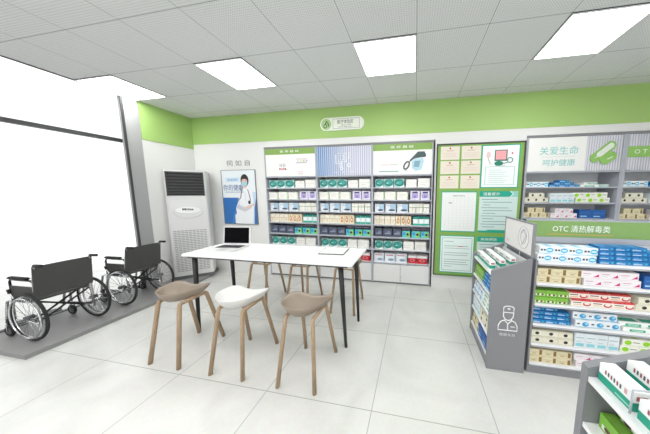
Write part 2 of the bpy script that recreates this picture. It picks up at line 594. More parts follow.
# kind -> (body colour, front print, top print, words for the label)
KINDS = {
    'teal': ('a9cbc6', [('e', .5, .54, .49, .44, '1f8278'), ('e', .55, .60, .30, .24, '3f9f97'), ('r', .22, .46, .50, .54, 'b5d6d2'), ('p', [(.45, 0), (1, 0), (1, .26)], 'eef4f2')], [], 'teal blotched pale box'),
    'plain': ('ecebe6', [('r', .12, .55, .88, .60, 'cfcfc6'), ('r', .12, .30, .6, .34, 'd3cbc6'), ('r', .93, 0, .98, 1, 'cfd8c6')], [], 'plain white box'),
    'plain_green': ('ecebe4', [('r', .12, .60, .80, .64, 'd0cfc4'), ('r', .12, .35, .6, .39, 'd8c9c2'), ('r', .90, 0, .97, 1, 'a9cc9a')], [], 'green-edged cream box'),
    'purple': ('e4e0ee', [('r', .2, .72, .8, .92, '3f3578'), ('r', .15, .18, .85, .66, 'b1a5d2'), ('r', .35, .18, .65, .5, '8d80bd')], [], 'purple-topped lilac box'),
    'grey_blue': ('dfe5ea', [('r', .45, .25, 1, 1, 'a9c4d8'), ('e', .6, .26, .3, .12, '46566b'), ('r', .1, .74, .5, .80, '8fa8ba'), ('r', .96, 0, 1, 1, '566d80')], [], 'pale blue dark-oval box'),
    'cross': ('edebe2', [('r', .44, 0, .54, 1, 'cddccb'), ('r', 0, .55, 1, .63, '9db08e')], [], 'white green-cross box'),
    'ivory': ('e9e2cf', [('r', 0, .50, 1, .56, 'c8b690'), ('r', .4, .2, .6, .42, 'd4c29e'), ('r', .2, .68, .8, .82, 'f1e9dc')], [], 'small ivory carton'),
    'brown_mark': ('ecdcc0', [('e', .5, .45, .3, .3, 'b7793d'), ('e', .5, .45, .16, .16, 'ecd6b4'), ('r', .42, .62, .58, .9, 'b7793d')], [], 'tan ring-marked box'),
    'teal_band': ('d8ebe8', [('r', 0, .74, 1, 1, '16897b'), ('r', 0, 0, 1, .2, '2ea796'), ('e', .5, .47, .34, .2, 'f3f6f5')], [(0, 0, 1, 1, '16897b')], 'teal-banded white box'),
    'charcoal': ('4d5468', [('r', .2, .35, .8, .45, 'a9afc0'), ('e', .62, .55, .2, .16, '77809a'), ('r', .95, 0, 1, 1, '262c3d')], [], 'dark slate box'),
    'multi': ('5cc6bd', [('r', 0, .78, 1, 1, '20243a'), ('r', .55, .08, .95, .62, '9fd04a'), ('e', .7, .38, .16, .15, '23242c'), ('r', .1, .3, .42, .64, '3a86d0')], [(0, 0, 1, 1, 'd9bfdc')], 'turquoise and green box'),
    'silver': ('e3e8ee', [('r', .1, .78, .8, .88, 'c3546a'), ('e', .58, .3, .28, .16, '8f9fb6'), ('r', .88, .1, .97, .9, 'a8c9d6')], [], 'silvery white box'),
    'red': ('c2222e', [('r', 0, .70, 1, 1, 'e6e6e6'), ('e', .5, .4, .28, .2, 'd9838a'), ('e', .5, .4, .16, .12, 'b01f2a')], [(0, 0, 1, 1, 'ece8e6')], 'red white-topped box'),
    'pill_blue': ('eef2f5', [('e', .74, .5, .26, .34, '3fb2de'), ('e', .74, .5, .2, .16, 'bfe6f3'), ('r', .08, .40, .24, .66, '454b55'), ('r', .3, .40, .44, .66, '454b55'), ('r', 0, .04, 1, .12, 'cfe4ee')], [(0.55, .1, 1, .9, '9fd7ee')], 'white blue-oval box'),
    'blue': ('1c74b4', [('r', .08, .2, .62, .42, 'cfe6f6'), ('r', .08, .58, .4, .74, '5fb4e2'), ('e', .84, .45, .1, .3, '36a6c9')], [(.1, .2, .6, .8, '2c8fca')], 'flat blue box'),
    'deep_blue': ('1959a4', [('r', .1, .18, .6, .3, '9fd0f0'), ('r', .1, .6, .8, .66, '3b86cc')], [], 'deep blue box'),
    'sand': ('dfd6b4', [('r', .72, .12, .92, .9, '8a6b33'), ('r', .08, .5, .62, .56, 'b9a87a'), ('r', .2, .24, .5, .34, 'a5935f')], [(.05, .1, .95, .2, 'c4b78b')], 'sand and brown box'),
    'pink': ('efe9ec', [('p', [(.62, .14), (.96, .2), (.92, .62), (.78, .36)], 'd0307f'), ('r', .08, .56, .5, .66, 'c9a0b4'), ('r', .08, .28, .4, .34, 'cbc3c8')], [(.1, .3, .7, .45, 'dccbd4')], 'white magenta-swoosh box'),
    'leaf': ('7fb843', [('r', .1, .12, .9, .42, 'e8efd9'), ('e', .3, .3, .12, .16, '5a3f2c'), ('e', .7, .3, .12, .16, '7a4a30')], [(.1, .2, .9, .8, '8fc255')], 'green and cream box'),
    'red_stripe': ('f0ebe2', [('r', 0, .78, 1, 1, 'cf2b2e'), ('e', .78, .36, .2, .3, 'c83a3e'), ('e', .78, .46, .14, .2, 'f0ebe2'), ('r', .08, .48, .5, .6, '4a4444'), ('r', .08, .2, .5, .28, 'e0a03a')], [(0, 0, 1, 1, 'd23a3a'), (0.05, .3, .95, .6, 'f2efea')], 'white red-bow box'),
    'blue_blob': ('edf1f4', [('e', .7, .48, .24, .34, '3f9bd0'), ('e', .78, .56, .12, .18, '8fd0ea'), ('r', .1, .4, .3, .62, '5b6068'), ('r', 0, .02, 1, .1, '7cc0dd')], [(.5, .1, .98, .9, '8cc8e6')], 'white blue-splash box'),
    'mint': ('eff3f0', [('r', .3, .1, 1, .62, '1fa47e'), ('r', .42, .28, .9, .42, 'e6f3ee')], [(.1, .1, .9, .5, '39b08d')], 'long green-striped box'),
    'dot': ('e5e2cf', [('e', .5, .5, .15, .24, '2b2a26'), ('r', .05, .08, .95, .12, 'b5b095'), ('r', .05, .86, .95, .9, 'b5b095')], [(.05, .1, .95, .2, 'c9c5ae')], 'cream black-dot box'),
    'pale_tall': ('dde6ea', [('r', .12, .66, .88, .72, '9fb6c0'), ('r', .12, .08, .88, .3, '8ccfd8'), ('r', .12, .4, .6, .44, 'b3c4cc')], [], 'tall pale blue box'),
    'lime': ('eceee4', [('e', .3, .48, .2, .34, '93d21c'), ('r', .56, .5, .94, .6, '6a6f62'), ('r', 0, .02, 1, .08, 'c8d6a8')], [(.6, .1, .95, .4, 'cfe2a0')], 'white lime-disc box'),
    'white_green_long': ('f1f3f2', [], [], 'long white carton'),
}
_cache = {}


def box_proto(kind, w_, d, h):
    key = (kind, round(w_, 4), round(d, 4), round(h, 4))
    if key not in _cache:
        body, fr, tp, _ = KINDS[kind]
        mb = MB()
        mb.box(-w_ / 2, w_ / 2, -d / 2, d / 2, 0, h, H(body))
        ink_front(mb, w_, d, h, fr)
        ink_top(mb, w_, d, h, tp)
        bmesh.ops.recalc_face_normals(mb.bm, faces=mb.bm.faces)
        me = bpy.data.meshes.new('medicine_box')
        mb.bm.to_mesh(me); mb.bm.free()
        for m in mb.mats:
            me.materials.append(m)
        _cache[key] = me
    return _cache[key]


ORD = ['first', 'second', 'third', 'fourth', 'fifth', 'sixth', 'seventh', 'eighth', 'ninth', 'tenth', 'eleventh', 'twelfth']
ALLLAB = {}


def med_box(kind, x, y, z, w_, d, h, label, group, rz=0.0, rx=0.0, ry=0.0):
    o = bpy.data.objects.new('medicine_box', box_proto(kind, w_, d, h))
    COL.objects.link(o)
    o.location = (x, y, z + 0.0008)
    o.rotation_euler = (rx, ry, rz)
    ALLLAB[label] = ALLLAB.get(label, 0) + 1
    return tag(o, label, 'medicine box', group)


# ============================================================ built-in wall cabinets
LOGOW = mat('panel_white', 'eeeeeb', 0.5, var=0.01)


def wall_cabinet(name, label, x0, x1, shelves, hz, base, group, ytop=2.368, sp=.028):
    """x0..x1 outer width, shelves = top-surface heights, hz = lower edge of the header"""
    t = thing(name, label, 'display cabinet', ((x0 + x1) / 2, YB, 0), 0, group)
    w2 = (x1 - x0) / 2
    yf, yb = -0.004, 0.365
    for s_ in (-1, 1):
        b = MB()
        b.box(min(s_ * w2, s_ * (w2 - sp)), max(s_ * w2, s_ * (w2 - sp)), yf, yb, 0.0, ytop - .03, SHELFG)
        b.build('side_panel', t)
    b = MB(); b.box(-w2, w2, yf, yb, ytop - .03, ytop, GREY); b.build('top_panel', t)
    b = MB(); b.box(-w2 + sp, w2 - sp, yb - .02, yb, 0.0, ytop - .03, mat('cabinet_back_panel', 'eff0f2', .5)); b.build('back_panel', t)
    for z in shelves:
        b = MB(); b.box(-w2 + sp + .001, w2 - sp - .001, .006, yb - .021, z - .016, z, SHELFW)
        b.box(-w2 + sp + .001, w2 - sp - .001, .000, .0055, z - .019, z, SHELFG)
        b.build('shelf', t)
    b = MB(); b.box(-w2 + sp + .001, w2 - sp - .001, 0.004, .03, hz - .02, hz, SHELFG); b.build('rail', t)
    if base:
        zt = shelves[-1] - .03
        b = MB(); b.box(-w2 + sp + .001, w2 - sp - .001, .03, yb - .021, 0.0, .03, GREY)
        b.build('plinth', t)
        for s_ in (-1, 1):
            a = sorted((s_ * .003, s_ * (w2 - sp - .003)))
            b = MB(); b.box(a[0], a[1], .001, .018, .034, zt, mat('cabinet_door_white', 'e3e3e2', .35, var=.01), bevel=.002)
            b.build('door', t)
    return t, w2


SH1 = [1.65, 1.445, 1.233, 1.025, .815, .603, .373]
MODX = [(-2.70, -1.703), (-1.703, -.716), (-.716, .26)]
MODN = ['left', 'middle', 'right']
cabs = []
for k, (a, c) in enumerate(MODX):
    lab = ['grey framed wall cabinet with green-topped poster header, nearest the doctor poster',
           'grey framed wall cabinet with blue ribbed header, middle of three',
           'grey framed wall cabinet with blood pressure monitor header, beside the notice board'][k]
    t, w2 = wall_cabinet('display_cabinet', lab, a + .0008, c - .0008, SH1, 1.853, True, 'built-in wall cabinets on the left of the back wall', sp=.015)
    cabs.append((t, w2, (a + c) / 2))
# headers
for k in (0, 2):
    t, w2, xc = cabs[k]
    b = MB(); b.box(-w2 + .017, w2 - .017, .004, .016, 1.856, 2.336, LOGOW)
    hd = b.build('header_panel', t)
    b = MB(); b.box(-w2 + .017, w2 - .017, .001, .0038, 2.235, 2.336, mat('header_green', '86aa55', .5))
    gb = b.build('green_band', hd)
    text('医 用 器 械' if k == 0 else '医 疗 器 械', TXTW, 0, 2.287, .36, .040, .0, hd)
    if k == 0:
        b = MB()
        for i, (dx, dz, c, r) in enumerate([(-.20, 1.985, 'b03a44', .016), (-.16, 1.98, 'd98a93', .018), (-.125, 1.985, 'd98a93', .018), (-.09, 1.98, '8c3238', .016)]):
            b.prism(ell(dx, dz, r, r, 12), 'y', .0015, .0035, H(c))
        for dx in (-.195, -.165, -.13, -.10):
            b.box(dx - .004, dx + .004, .0015, .0035, 2.02, 2.075, H('7b6a6c'))
        for dx, dz, wq, c in [(.22, 2.15, .2, 'd3bfc0'), (.22, 2.085, .2, 'a99fb5'), (.2, 1.93, .1, 'e0c8c8'), (.2, 1.895, .09, 'd8c5c5')]:
            b.box(dx - wq / 2, dx + wq / 2, .0015, .0035, dz - .007, dz + .007, H(c))
        for i, c in enumerate(['d9d6d2', 'd9d6d2', 'b9d48a', 'c9b6d8']):
            b.box(.14 + .055 * i, .175 + .055 * i, .001, .0035, 2.10, 2.135, H(c))
        b.build('printed_graphic', hd)
    else:
        b = MB()
        b.prism([(.11, 2.035), (.13, 2.085), (.25, 2.205), (.35, 2.205), (.378, 2.15), (.37, 2.12), (.30, 2.115), (.20, 2.10)], 'y', .0012, .0037, H('46585a'))
        b.prism([(.155, 2.05), (.20, 2.095), (.33, 2.105), (.345, 2.06), (.31, 1.93), (.22, 1.905), (.165, 1.95)], 'y', .0006, .0036, H('b3d5e0'))
        b.prism([(.20, 2.06), (.29, 2.065), (.27, 1.965), (.19, 1.97)], 'y', .0001, .0004, H('7fa6b8'))
        b.tube([(.075 + .038 * math.cos(q_) + .02 * math.sin(q_), .001, 1.995 + .058 * math.sin(q_)) for q_ in [2 * PI * i / 22 for i in range(22)]], .012, H('54595c'), seg=6, closed=True)
        b.box(-.37, -.05, .001, .0038, 1.9, 1.912, H('4fa392'))
        b.box(-.34, -.20, .001, .0038, 2.006, 2.016, H('dcb9b6'))
        b.box(-.19, -.07, .001, .0038, 2.006, 2.016, H('b9b3b3'))
        b.box(.05, .09, .001, .0038, 1.913, 1.92, H('7aaec6'))
        b.build('printed_graphic', hd)
t, w2, xc = cabs[1]
rib = stripe_material('blue_white_ribbed_panel', 'dfe0ea', 'b4b6cc', .037, (-.46, .12, 'a6bfdd', '5f86b8'))
b = MB(); b.box(-w2 + .017, w2 - .017, .006, .016, 1.856, 2.336, rib)
for i in range(24):
    xx = -w2 + .03 + i * .0388
    b.box(xx, xx + .012, .001, .006, 1.856, 2.336, rib)
hd = b.build('header_panel', t)
b = MB()
LW = H('f4f6fb')
yy = -.002
for p in ([(-.09, 2.22), (.05, 2.22), (.05, 2.08), (-.09, 2.08)],):
    b.tube([(x, yy, z) for x, z in p], .011, LW, seg=6, closed=True)
for p in ([(-.05, 2.19), (.01, 2.19), (.01, 2.11), (-.05, 2.11)],):
    b.tube([(x, yy, z) for x, z in p], .008, LW, seg=6, closed=True)
b.tube([(-.13, yy, 2.20), (-.13, yy, 2.05), (-.06, yy, 2.05), (-.06, yy, 1.99)], .009, LW, seg=6)
b.tube([(.10, yy, 2.24), (.10, yy, 2.13), (.08, yy, 2.13)], .009, LW, seg=6)
b.ring((.10, yy, 2.02), .025, .009, LW, n=16, seg=6)
b.ring((-.03, yy, 1.97), .022, .008, LW, n=16, seg=6)
b.tube([(-.03, yy, 2.08), (-.03, yy, 2.0)], .008, LW, seg=6)
for x in (-.13, .0, .15):
    b.box(x - .012, x + .012, yy - .002, yy + .002, 1.905, 1.915, LW)
b.build('line_drawing', hd)

# products, [kind, left, right, height] in 1/540 of the inner width
ROWS = [
    [('teal', 60, 143, .135), ('teal', 150, 238, .138), ('teal', 246, 345, .138), ('plain', 360, 462, .125), ('plain', 473, 585, .14)],
    [('plain_green', 50, 152, .128), ('plain_green', 160, 267, .132), ('plain_green', 275, 382, .128), ('purple', 405, 492, .142), ('purple', 502, 585, .142)],
    [('grey_blue', 58, 152, .142), ('grey_blue', 163, 270, .145), ('grey_blue', 280, 388, .145), ('cross', 396, 456, .145), ('cross', 463, 522, .148), ('cross', 530, 585, .148)],
    [('ivory', 50, 100, .15), ('ivory', 104, 154, .15), ('ivory', 158, 210, .15), ('ivory', 214, 263, .15), ('brown_mark', 267, 312, .15), ('brown_mark', 317, 363, .15), ('brown_mark', 368, 416, .15), ('teal_band', 434, 484, .145), ('teal_band', 487, 536, .145), ('teal_band', 539, 588, .145)],
    [('charcoal', 55, 136, .142), ('charcoal', 141, 232, .142), ('charcoal', 238, 325, .142), ('multi', 331, 407, .142), ('multi', 424, 502, .142), ('multi', 510, 588, .142)],
    [('teal', 58, 140, .135), ('teal', 147, 236, .135), ('teal', 243, 332, .135), ('plain', 345, 447, .14), ('plain', 456, 566, .14)],
    [('silver', 50, 153, .145), ('silver', 160, 267, .148), ('silver', 275, 380, .148), ('red', 394, 476, .135), ('red', 482, 578, .135)],
]
CABW = ['the poster-side cabinet', 'the ribbed-header cabinet', 'the board-side cabinet']
SHW = ['top shelf', 'second shelf', 'third shelf', 'fourth shelf', 'fifth shelf', 'sixth shelf', 'bottom shelf']
for ci, (t, w2, xc) in enumerate(cabs):
    xi = xc - w2 + .016
    inner = 2 * w2 - .032
    for ri, row in enumerate(ROWS):
        z = SH1[ri]
        cnt = {}
        for kind, a, c, h in row:
            cnt[kind] = cnt.get(kind, 0) + 1
            xa = xi + .012 + (a - 50) / 540 * (inner - .024)
            xb = xi + .012 + (c - 50) / 540 * (inner - .024)
            if ci == 1 and ri in (3,):
                pass
            lab = '%s, %s from left, %s of %s' % (KINDS[kind][3], ORD[cnt[kind] - 1], SHW[ri], CABW[ci])
            med_box(kind, (xa + xb) / 2, YB + .035 + .06, z, xb - xa, .12, h * random.uniform(.98, 1.01), lab, '%s in the built-in wall cabinets' % (kind.replace('_', ' ') + ' boxes'))

# ---------------------------------------------------------------- right hand wall cabinets
SH2 = [1.643, 1.42, 1.195, .97, .74, .51]
otc = []
for k, (a, c) in enumerate([(1.556, 2.755), (2.755, 3.985)]):
    lab = ['tall grey wall cabinet with white greeting header and green capsule logo',
           'tall grey wall cabinet with ribbed header and green strip, at the photo edge'][k]
    t, w2 = wall_cabinet('display_cabinet', lab, a + .0008, c - .0008, SH2, 1.862, True, 'tall wall cabinets on the right of the back wall')
    otc.append((t, w2, (a + c) / 2))
t, w2, xc = otc[0]
b = MB(); b.box(-w2 + .03, .155, .004, .016, 1.866, 2.334, LOGOW)
hd = b.build('header_panel', t)
CY = mat('aqua_lettering', '6fc3bd', .5)
text('关爱生命', CY, -.18, 2.15, .48, .112, .004, hd)
text('呵护健康', CY, -.17, 1.985, .40, .092, .004, hd)
b = MB(); b.box(-.40, .02, .001, .0038, 2.064, 2.067, H('b9c9c4')); b.build('line', hd)
ribw = stripe_material('white_ribbed_panel', 'dcdce4', 'b8b9c2', .03)
b = MB(); b.box(.16, w2 - .03, .006, .016, 1.866, 2.334, ribw)
for i in range(13):
    xx = .168 + i * .0305
    if xx + .012 < w2 - .032:
        b.box(xx, xx + .012, .002, .006, 1.866, 2.334, ribw)
hd = b.build('ribbed_header_panel', t)
LG = mat('logo_green', '8fc262', .45)
LG2 = mat('logo_pale', 'e3e9df', .45)
b = MB()
b.prism(stadium(.345, 2.115, .12, .058, math.radians(43)), 'y', -.006, .0019, LG)
b.prism(stadium(.37, 2.138, .085, .034, math.radians(43)), 'y', -.0075, -.0062, LG2)
b.prism(stadium(.412, 2.028, .045, .058, math.radians(35)), 'y', -.010, -.0078, LG)
b.prism(stadium(.285, 2.055, .03, .006, math.radians(40)), 'y', -.0115, -.0102, LG2)
b.prism(stadium(.43, 2.03, .03, .006, math.radians(28)), 'y', -.0125, -.0102, LG2)
b.build('capsule_logo', hd)
t, w2, xc = otc[1]
b = MB(); b.box(-w2 + .03, w2 - .03, .006, .016, 1.866, 2.334, ribw)
for i in range(36):
    xx = -w2 + .036 + i * .0305
    if xx + .012 < w2 - .032:
        b.box(xx, xx + .012, .002, .006, 1.866, 2.334, ribw)
hd = b.build('header_panel', t)
b = MB(); b.box(-w2 + .03, w2 - .03, -.004, .0018, 2.035, 2.175, LG); b.build('green_band', hd)
text('O T C', TXTW, -.40, 2.105, .22, .055, -.004, hd)


def stack(kind, x0, z, y, n, w_, d, h, tiers, where, group, half=.5, x_front=None, rz=0.0, grow=0, gap=.002, dy=.0):
    """n boxes side by side, tiers high; upper tiers shifted by half a box, each a thing"""
    for tq in range(tiers):
        m = n - (tq if half and grow == 0 else 0)
        m = max(1, m)
        off = half * (w_ + gap) * (tq % 2 if grow else tq)
        for i in range(m):
            pos = ORD[i] + ' from left'
            lab = '%s, %s%s, %s' % (KINDS[kind][3], pos, ['', ' in upper layer', ' in third layer', ' in topmost layer'][tq] if tiers > 1 else '', where)
            if tq == 0 and tiers > 1:
                lab = '%s, %s in bottom layer, %s' % (KINDS[kind][3], pos, where)
            jit = random.uniform(-.002, .002)
            if rz == 0:
                med_box(kind, x0 + w_ / 2 + i * (w_ + gap) + off, y + d / 2 + tq * dy + jit, z + tq * (h + .001), w_, d, h, lab, group)
            else:       # a row along Y, fronts towards -X ; x0 is then the front plane, y the far end
                med_box(kind, x0 + d / 2 + tq * dy, y - w_ / 2 - i * (w_ + gap) - off, z + tq * (h + .001), w_, d, h, lab, group, rz=rz)


for ci, (t, w2, xc) in enumerate(otc):
    xa = xc - w2 + .045
    cw = ['the capsule-logo cabinet', 'the right-edge cabinet'][ci]
    G = 'small boxes in the tall wall cabinets'
    y = YB + .03
    W0, W1, W2, W3 = ['%s of %s' % (q, cw) for q in ('top shelf', 'second shelf', 'third shelf', 'fourth shelf')]
    stack('pill_blue', xa, SH2[0], y, 3, .095, .12, .075, 1, W0, G)
    stack('blue', xa + .30, SH2[0], y, 3, .125, .13, .032, 3, W0, G)
    stack('mint', xa + .70, SH2[0], y, 2, .17, .12, .03, 2, W0, G, half=.2)
    stack('dot', xa, SH2[1], y, 3, .10, .12, .068, 2, W1, G)
    stack('pale_tall', xa + .33, SH2[1], y, 4, .075, .09, .135, 1, W1, G)
    stack('lime', xa + .66, SH2[1], y, 3, .135, .12, .07, 2, W1, G, half=-.25, grow=1)
    stack('sand', xa, SH2[2], y, 3, .11, .12, .072, 2, W2, G)
    stack('pink', xa + .36, SH2[2], y, 3, .11, .12, .068, 2, W2, G)
    stack('deep_blue', xa + .72, SH2[2], y, 2, .16, .12, .12, 1, W2, G)
    stack('leaf', xa, SH2[3], y, 3, .12, .12, .07, 1, W3, G)
    stack('red_stripe', xa + .40, SH2[3], y, 4, .15, .12, .07, 1, W3, G)

# ============================================================ notice board with its papers
t = thing('notice_board', 'large green notice board in a dark frame between the wall cabinets', 'notice board', (.925, YB, 0))
b = MB(); b.box(-.60, .60, -.016, -.001, .245, 2.28, mat('board_green', '84ad52', .6)); b.build('panel', t)
b = MB()
FR = mat('dark_green_frame', '4f7a4a', .5)
b.box(-.618, -.60, -.026, -.001, .225, 2.30, DARK); b.box(.60, .618, -.026, -.001, .225, 2.30, DARK)
b.box(-.60, .60, -.026, -.001, 2.28, 2.30, DARK); b.box(-.60, .60, -.026, -.001, .225, .245, FR)
b.build('frame', t)
YP = YB - .016
TEALP = mat('teal_print', '1ba68c', .5)
MINTP = mat('mint_print', '8fe0cf', .5)
cert = None
cz = [(2.16, 'top'), (1.945, 'middle'), (1.725, 'bottom')]
for r_, (z, rn) in enumerate(cz):
    for c_, x in enumerate((.505, .808)):
        lab = 'cream certificate with red seal, %s row, %s' % (rn, ['in the column at the frame edge', 'in the column beside the teal heart poster'][c_])
        if cert is None:
            cert = thing('certificate', lab, 'certificate', (x, YP, z), group='certificates on the green notice board')
            b = MB(); b.box(-.137, .137, -.003, -.0004, -.098, .098, mat('certificate_cream', 'e4dccd', .6)); b.build('sheet', cert)
            b = MB()
            b.prism(ell(0, .07, .014, .014, 12), 'y', -.0045, -.0032, H('b5652f'))
            for wq, zq, c in ((.10, .035, 'c79a86'), (.2, -.005, 'dccbc0'), (.18, -.03, 'dccbc0'), (.2, -.055, 'dccbc0')):
                b.box(-wq / 2, wq / 2, -.0045, -.0032, zq - .004, zq + .004, H(c))
            b.build('printing', cert)
        else:
            clone(cert, (x, YP, z), 0, lab)
# heart poster
p = thing('notice_poster', 'teal bordered poster with heart monitor picture and framed text lines', 'poster', (1.215, YP, 1.945))
b = MB(); b.box(-.262, .262, -.003, -.0004, -.315, .315, TEALP); b.build('sheet', p)
b = MB(); b.box(-.245, .245, -.0045, -.0032, -.30, .30, H('eef4f3')); b.build('field', p)
b = MB()
b.prism([(-.08, .24), (.09, .24), (.09, .08), (-.08, .08)], 'y', -.006, -.0047, H('3f6f66'))
b.prism([(-.065, .228), (.075, .228), (.075, .1), (-.065, .1)], 'y', -.007, -.0061, H('f0a3a8'))
b.prism(ell(-.02, .045, .06, .035, 16), 'y', -.006, -.0047, H('1d8068'))
b.ring((.13, -.006, .09), .035, .006, H('2f7a6b'), n=18, seg=6)
b.tube([(.04, -.006, .045), (.10, -.006, .055)], .006, H('2f7a6b'), seg=6)
b.prism(ell(-.165, .17, .03, .05, 14), 'y', -.006, -.0047, H('e3cdd0'))
b.tube([(-.17, -.006, .12), (-.14, -.006, .05), (-.12, -.006, .03)], .006, H('c6b6b0'), seg=6)
b.prism([(.14, .19), (.155, .205), (.17, .19), (.155, .165)], 'y', -.006, -.0047, H('e0647c'))
b.build('heart_picture', p)
b = MB()
for q in ((-.20, .20, -.005, .0), (-.20, .20, -.27, -.265), (-.20, -.195, -.265, -.005), (.195, .20, -.265, -.005)):
    b.box(q[0], q[1], -.006, -.0047, q[2], q[3], H('74b7ab'))
for i in range(7):
    b.box(-.15, [.02, .10, .06, .12, .05, .1, .07][i], -.006, -.0047, -.055 - i * .03, -.049 - i * .03, H('b5cfcb'))
b.build('text_lines', p)
text('健康知识', MATS['dark_lettering'], .0, .016, .13, .02, -.0046, p)
# table poster
p = thing('notice_poster', 'white poster with pale grid columns in a teal border, below the certificates', 'poster', (.66, YP, 1.264))
b = MB(); b.box(-.262, .262, -.003, -.0004, -.318, .318, TEALP); b.build('sheet', p)
b = MB(); b.box(-.25, .25, -.0045, -.0032, -.302, .302, H('e2f3ef')); b.box(-.235, .235, -.0058, -.0047, -.290, .288, H('eceeec')); b.build('field', p)
b = MB()
for i in range(8):
    b.box(-.2 + i * .057, -.198 + i * .057, -.007, -.006, -.27, .22, H('d3d8d6'))
for i in range(12):
    b.box(-.2, .2, -.007, -.006, -.27 + i * .044, -.268 + i * .044, H('d9dcd9'))
b.box(-.15, -.10, -.007, -.006, .13, .15, H('b2bcb2'))
b.build('printed_grid', p)
text('健康检测对照表', mat('teal_lettering', '3d7f78', .5), .0, .25, .17, .022, -.006, p)
# text posters on the right
def info(label, x, z0, z1, w_, title, nl, hide=False):
    p = thing('notice_poster', label, 'poster', (x, YP, (z0 + z1) / 2))
    hh = (z1 - z0) / 2
    b = MB(); b.box(-w_ / 2, w_ / 2, -.003, -.0004, -hh, hh, H('cfe3df')); b.build('sheet', p)
    b = MB(); b.prism([(-w_ / 2, hh), (-w_ / 2, hh - .085), (w_ * .28, hh - .085), (w_ * .36, hh - .043), (w_ * .28, hh)], 'y', -.005, -.0032, TEALP)
    b.prism([(w_ * .32, hh), (w_ * .40, hh - .043), (w_ * .32, hh - .085), (w_ / 2, hh - .085), (w_ / 2, hh)], 'y', -.005, -.0032, H('8fd0c6'))
    b.build('title_band', p)
    b = MB(); b.prism([(-w_ / 2, -hh), (-w_ / 2, -hh + .03), (-w_ * .30, -hh + .03), (-w_ * .2, -hh + .045), (w_ / 2, -hh + .045), (w_ / 2, -hh)], 'y', -.005, -.0032, TEALP)
    b.build('foot_band', p)
    text(title, TXTW, -.10, hh - .043, .23, .046, -.0052, p)
    b = MB()
    for i in range(nl):
        zz = hh - .125 - i * .042
        if zz < -hh + .06:
            break
        wl = [.22, .42, .12, .38, .43, .2, .36, .18, .40, .41, .2][i % 11]
        b.box(-w_ / 2 + .035 + (.02 if i % 3 else 0), -w_ / 2 + .035 + wl, -.0042, -.0032, zz - .004, zz + .004, H('6d8a8f'))
    b.build('text_lines', p)
    return p
info('mint poster with white title on teal band, right of the grid poster', 1.222, .951, 1.585, .53, '温馨提示', 11)
info('mint poster with teal title band, lowest at the right of the board', 1.222, .28, .888, .53, '疾病预防', 11)
p = thing('notice_poster', 'white letter poster with double teal border at the bottom of the board', 'poster', (.66, YP, .584))
b = MB(); b.box(-.262, .262, -.003, -.0004, -.305, .305, TEALP); b.build('sheet', p)
b = MB(); b.box(-.248, .248, -.0045, -.0032, -.292, .292, H('e6f4f1'))
for q in ((-.225, .225, .262, .267), (-.225, .225, -.267, -.262), (-.225, -.22, -.262, .262), (.22, .225, -.262, .262)):
    b.box(q[0], q[1], -.0058, -.0047, q[2], q[3], H('3c8f82'))
b.build('field', p)
b = MB()
for i, (wl, c) in enumerate([(.14, '7b8a8a'), (.0, 'ffffff'), (.36, '7b8a8a'), (.38, '9aa5a5'), (.0, 'ffffff'), (.37, '7b8a8a'), (.36, '7b8a8a'), (.0, 'ffffff'), (.38, '6f9c90'), (.34, '7b8a8a'), (.37, '7b8a8a'), (.12, '7b8a8a')]):
    if wl:
        b.box(-.19, -.19 + wl, -.0058, -.0047, .205 - i * .037, .211 - i * .037, H(c))
b.box(.02, .09, -.0064, -.0059, .125, .137, H('c6585c'))
b.build('text_lines', p)

# ============================================================ doctor poster and letters over it
p = thing('doctor_poster', 'framed poster of a masked doctor in a white coat beside the air conditioner', 'poster', (-3.268, YB, 1.475))
b = MB()
b.box(-.362, .362, -.012, -.001, -.505, .505, H('e6ecef'))
b.build('sheet', p)
b = MB()
for q in ((-.367, .367, .502, .510), (-.367, .367, -.510, -.502), (-.367, -.360, -.502, .502), (.360, .367, -.502, .502)):
    b.box(q[0], q[1], -.018, -.0008, q[2], q[3], TXTG)
b.build('frame', p)
b = MB()
rect(b, -.359, .02, -.50, -.005, -.0125, H('2f6fb4'))
rect(b, .02, .359, -.50, .10, -.0125, H('c3d7e8'))
flat(b, [(-.2, -.5), (.0, -.5), (-.02, -.15), (-.15, -.3)], -.013, H('3f80c2'))
flat(b, [(.29, -.5), (.359, -.5), (.359, .0), (.31, -.2)], -.013, H('3a6fae'))
rect(b, -.28, .03, .29, .37, -.0128, H('cfe2ef'))
b.build('blue_print', p)
text('关注您的', mat('blue_lettering', '2a6fb0', .5), -.125, .33, .22, .045, -.0132, p)
text('你的健康', mat('deep_blue_lettering', '124c91', .5), -.12, .185, .43, .115, -.0132, p)
b = MB(); b.box(-.30, .10, -.0135, -.0126, .095, .105, H('7a8fa6')); b.build('text_line', p)
b = MB()
SK = H('e3c3b1'); HAIR = H('26201f'); COAT = H('eceef1'); MASKC = H('a9d0dd'); SHD = H('c3c8d2')
flat(b, [(-.12, -.5), (.26, -.5), (.29, -.25), (.30, -.08), (.28, .10), (.22, .15), (.16, .17), (.08, .16), (.02, .11), (-.01, .0), (-.04, -.1), (-.09, -.2), (-.08, -.3), (-.12, -.34)], -.0135, COAT)
flat(b, [(.08, .17), (.17, .17), (.155, .27), (.10, .27)], -.0138, SK)
flat(b, ell(.135, .315, .085, .115, 24), -.0140, HAIR)
flat(b, ell(.13, .285, .062, .085, 24), -.0143, SK)
flat(b, [(.06, .355), (.10, .385), (.16, .395), (.195, .36), (.185, .33), (.13, .345), (.075, .33)], -.0146, HAIR)
flat(b, [(.07, .285), (.13, .30), (.19, .285), (.185, .235), (.15, .205), (.10, .205), (.075, .235)], -.0146, MASKC)
flat(b, ell(.10, .315, .012, .005, 8), -.0148, HAIR)
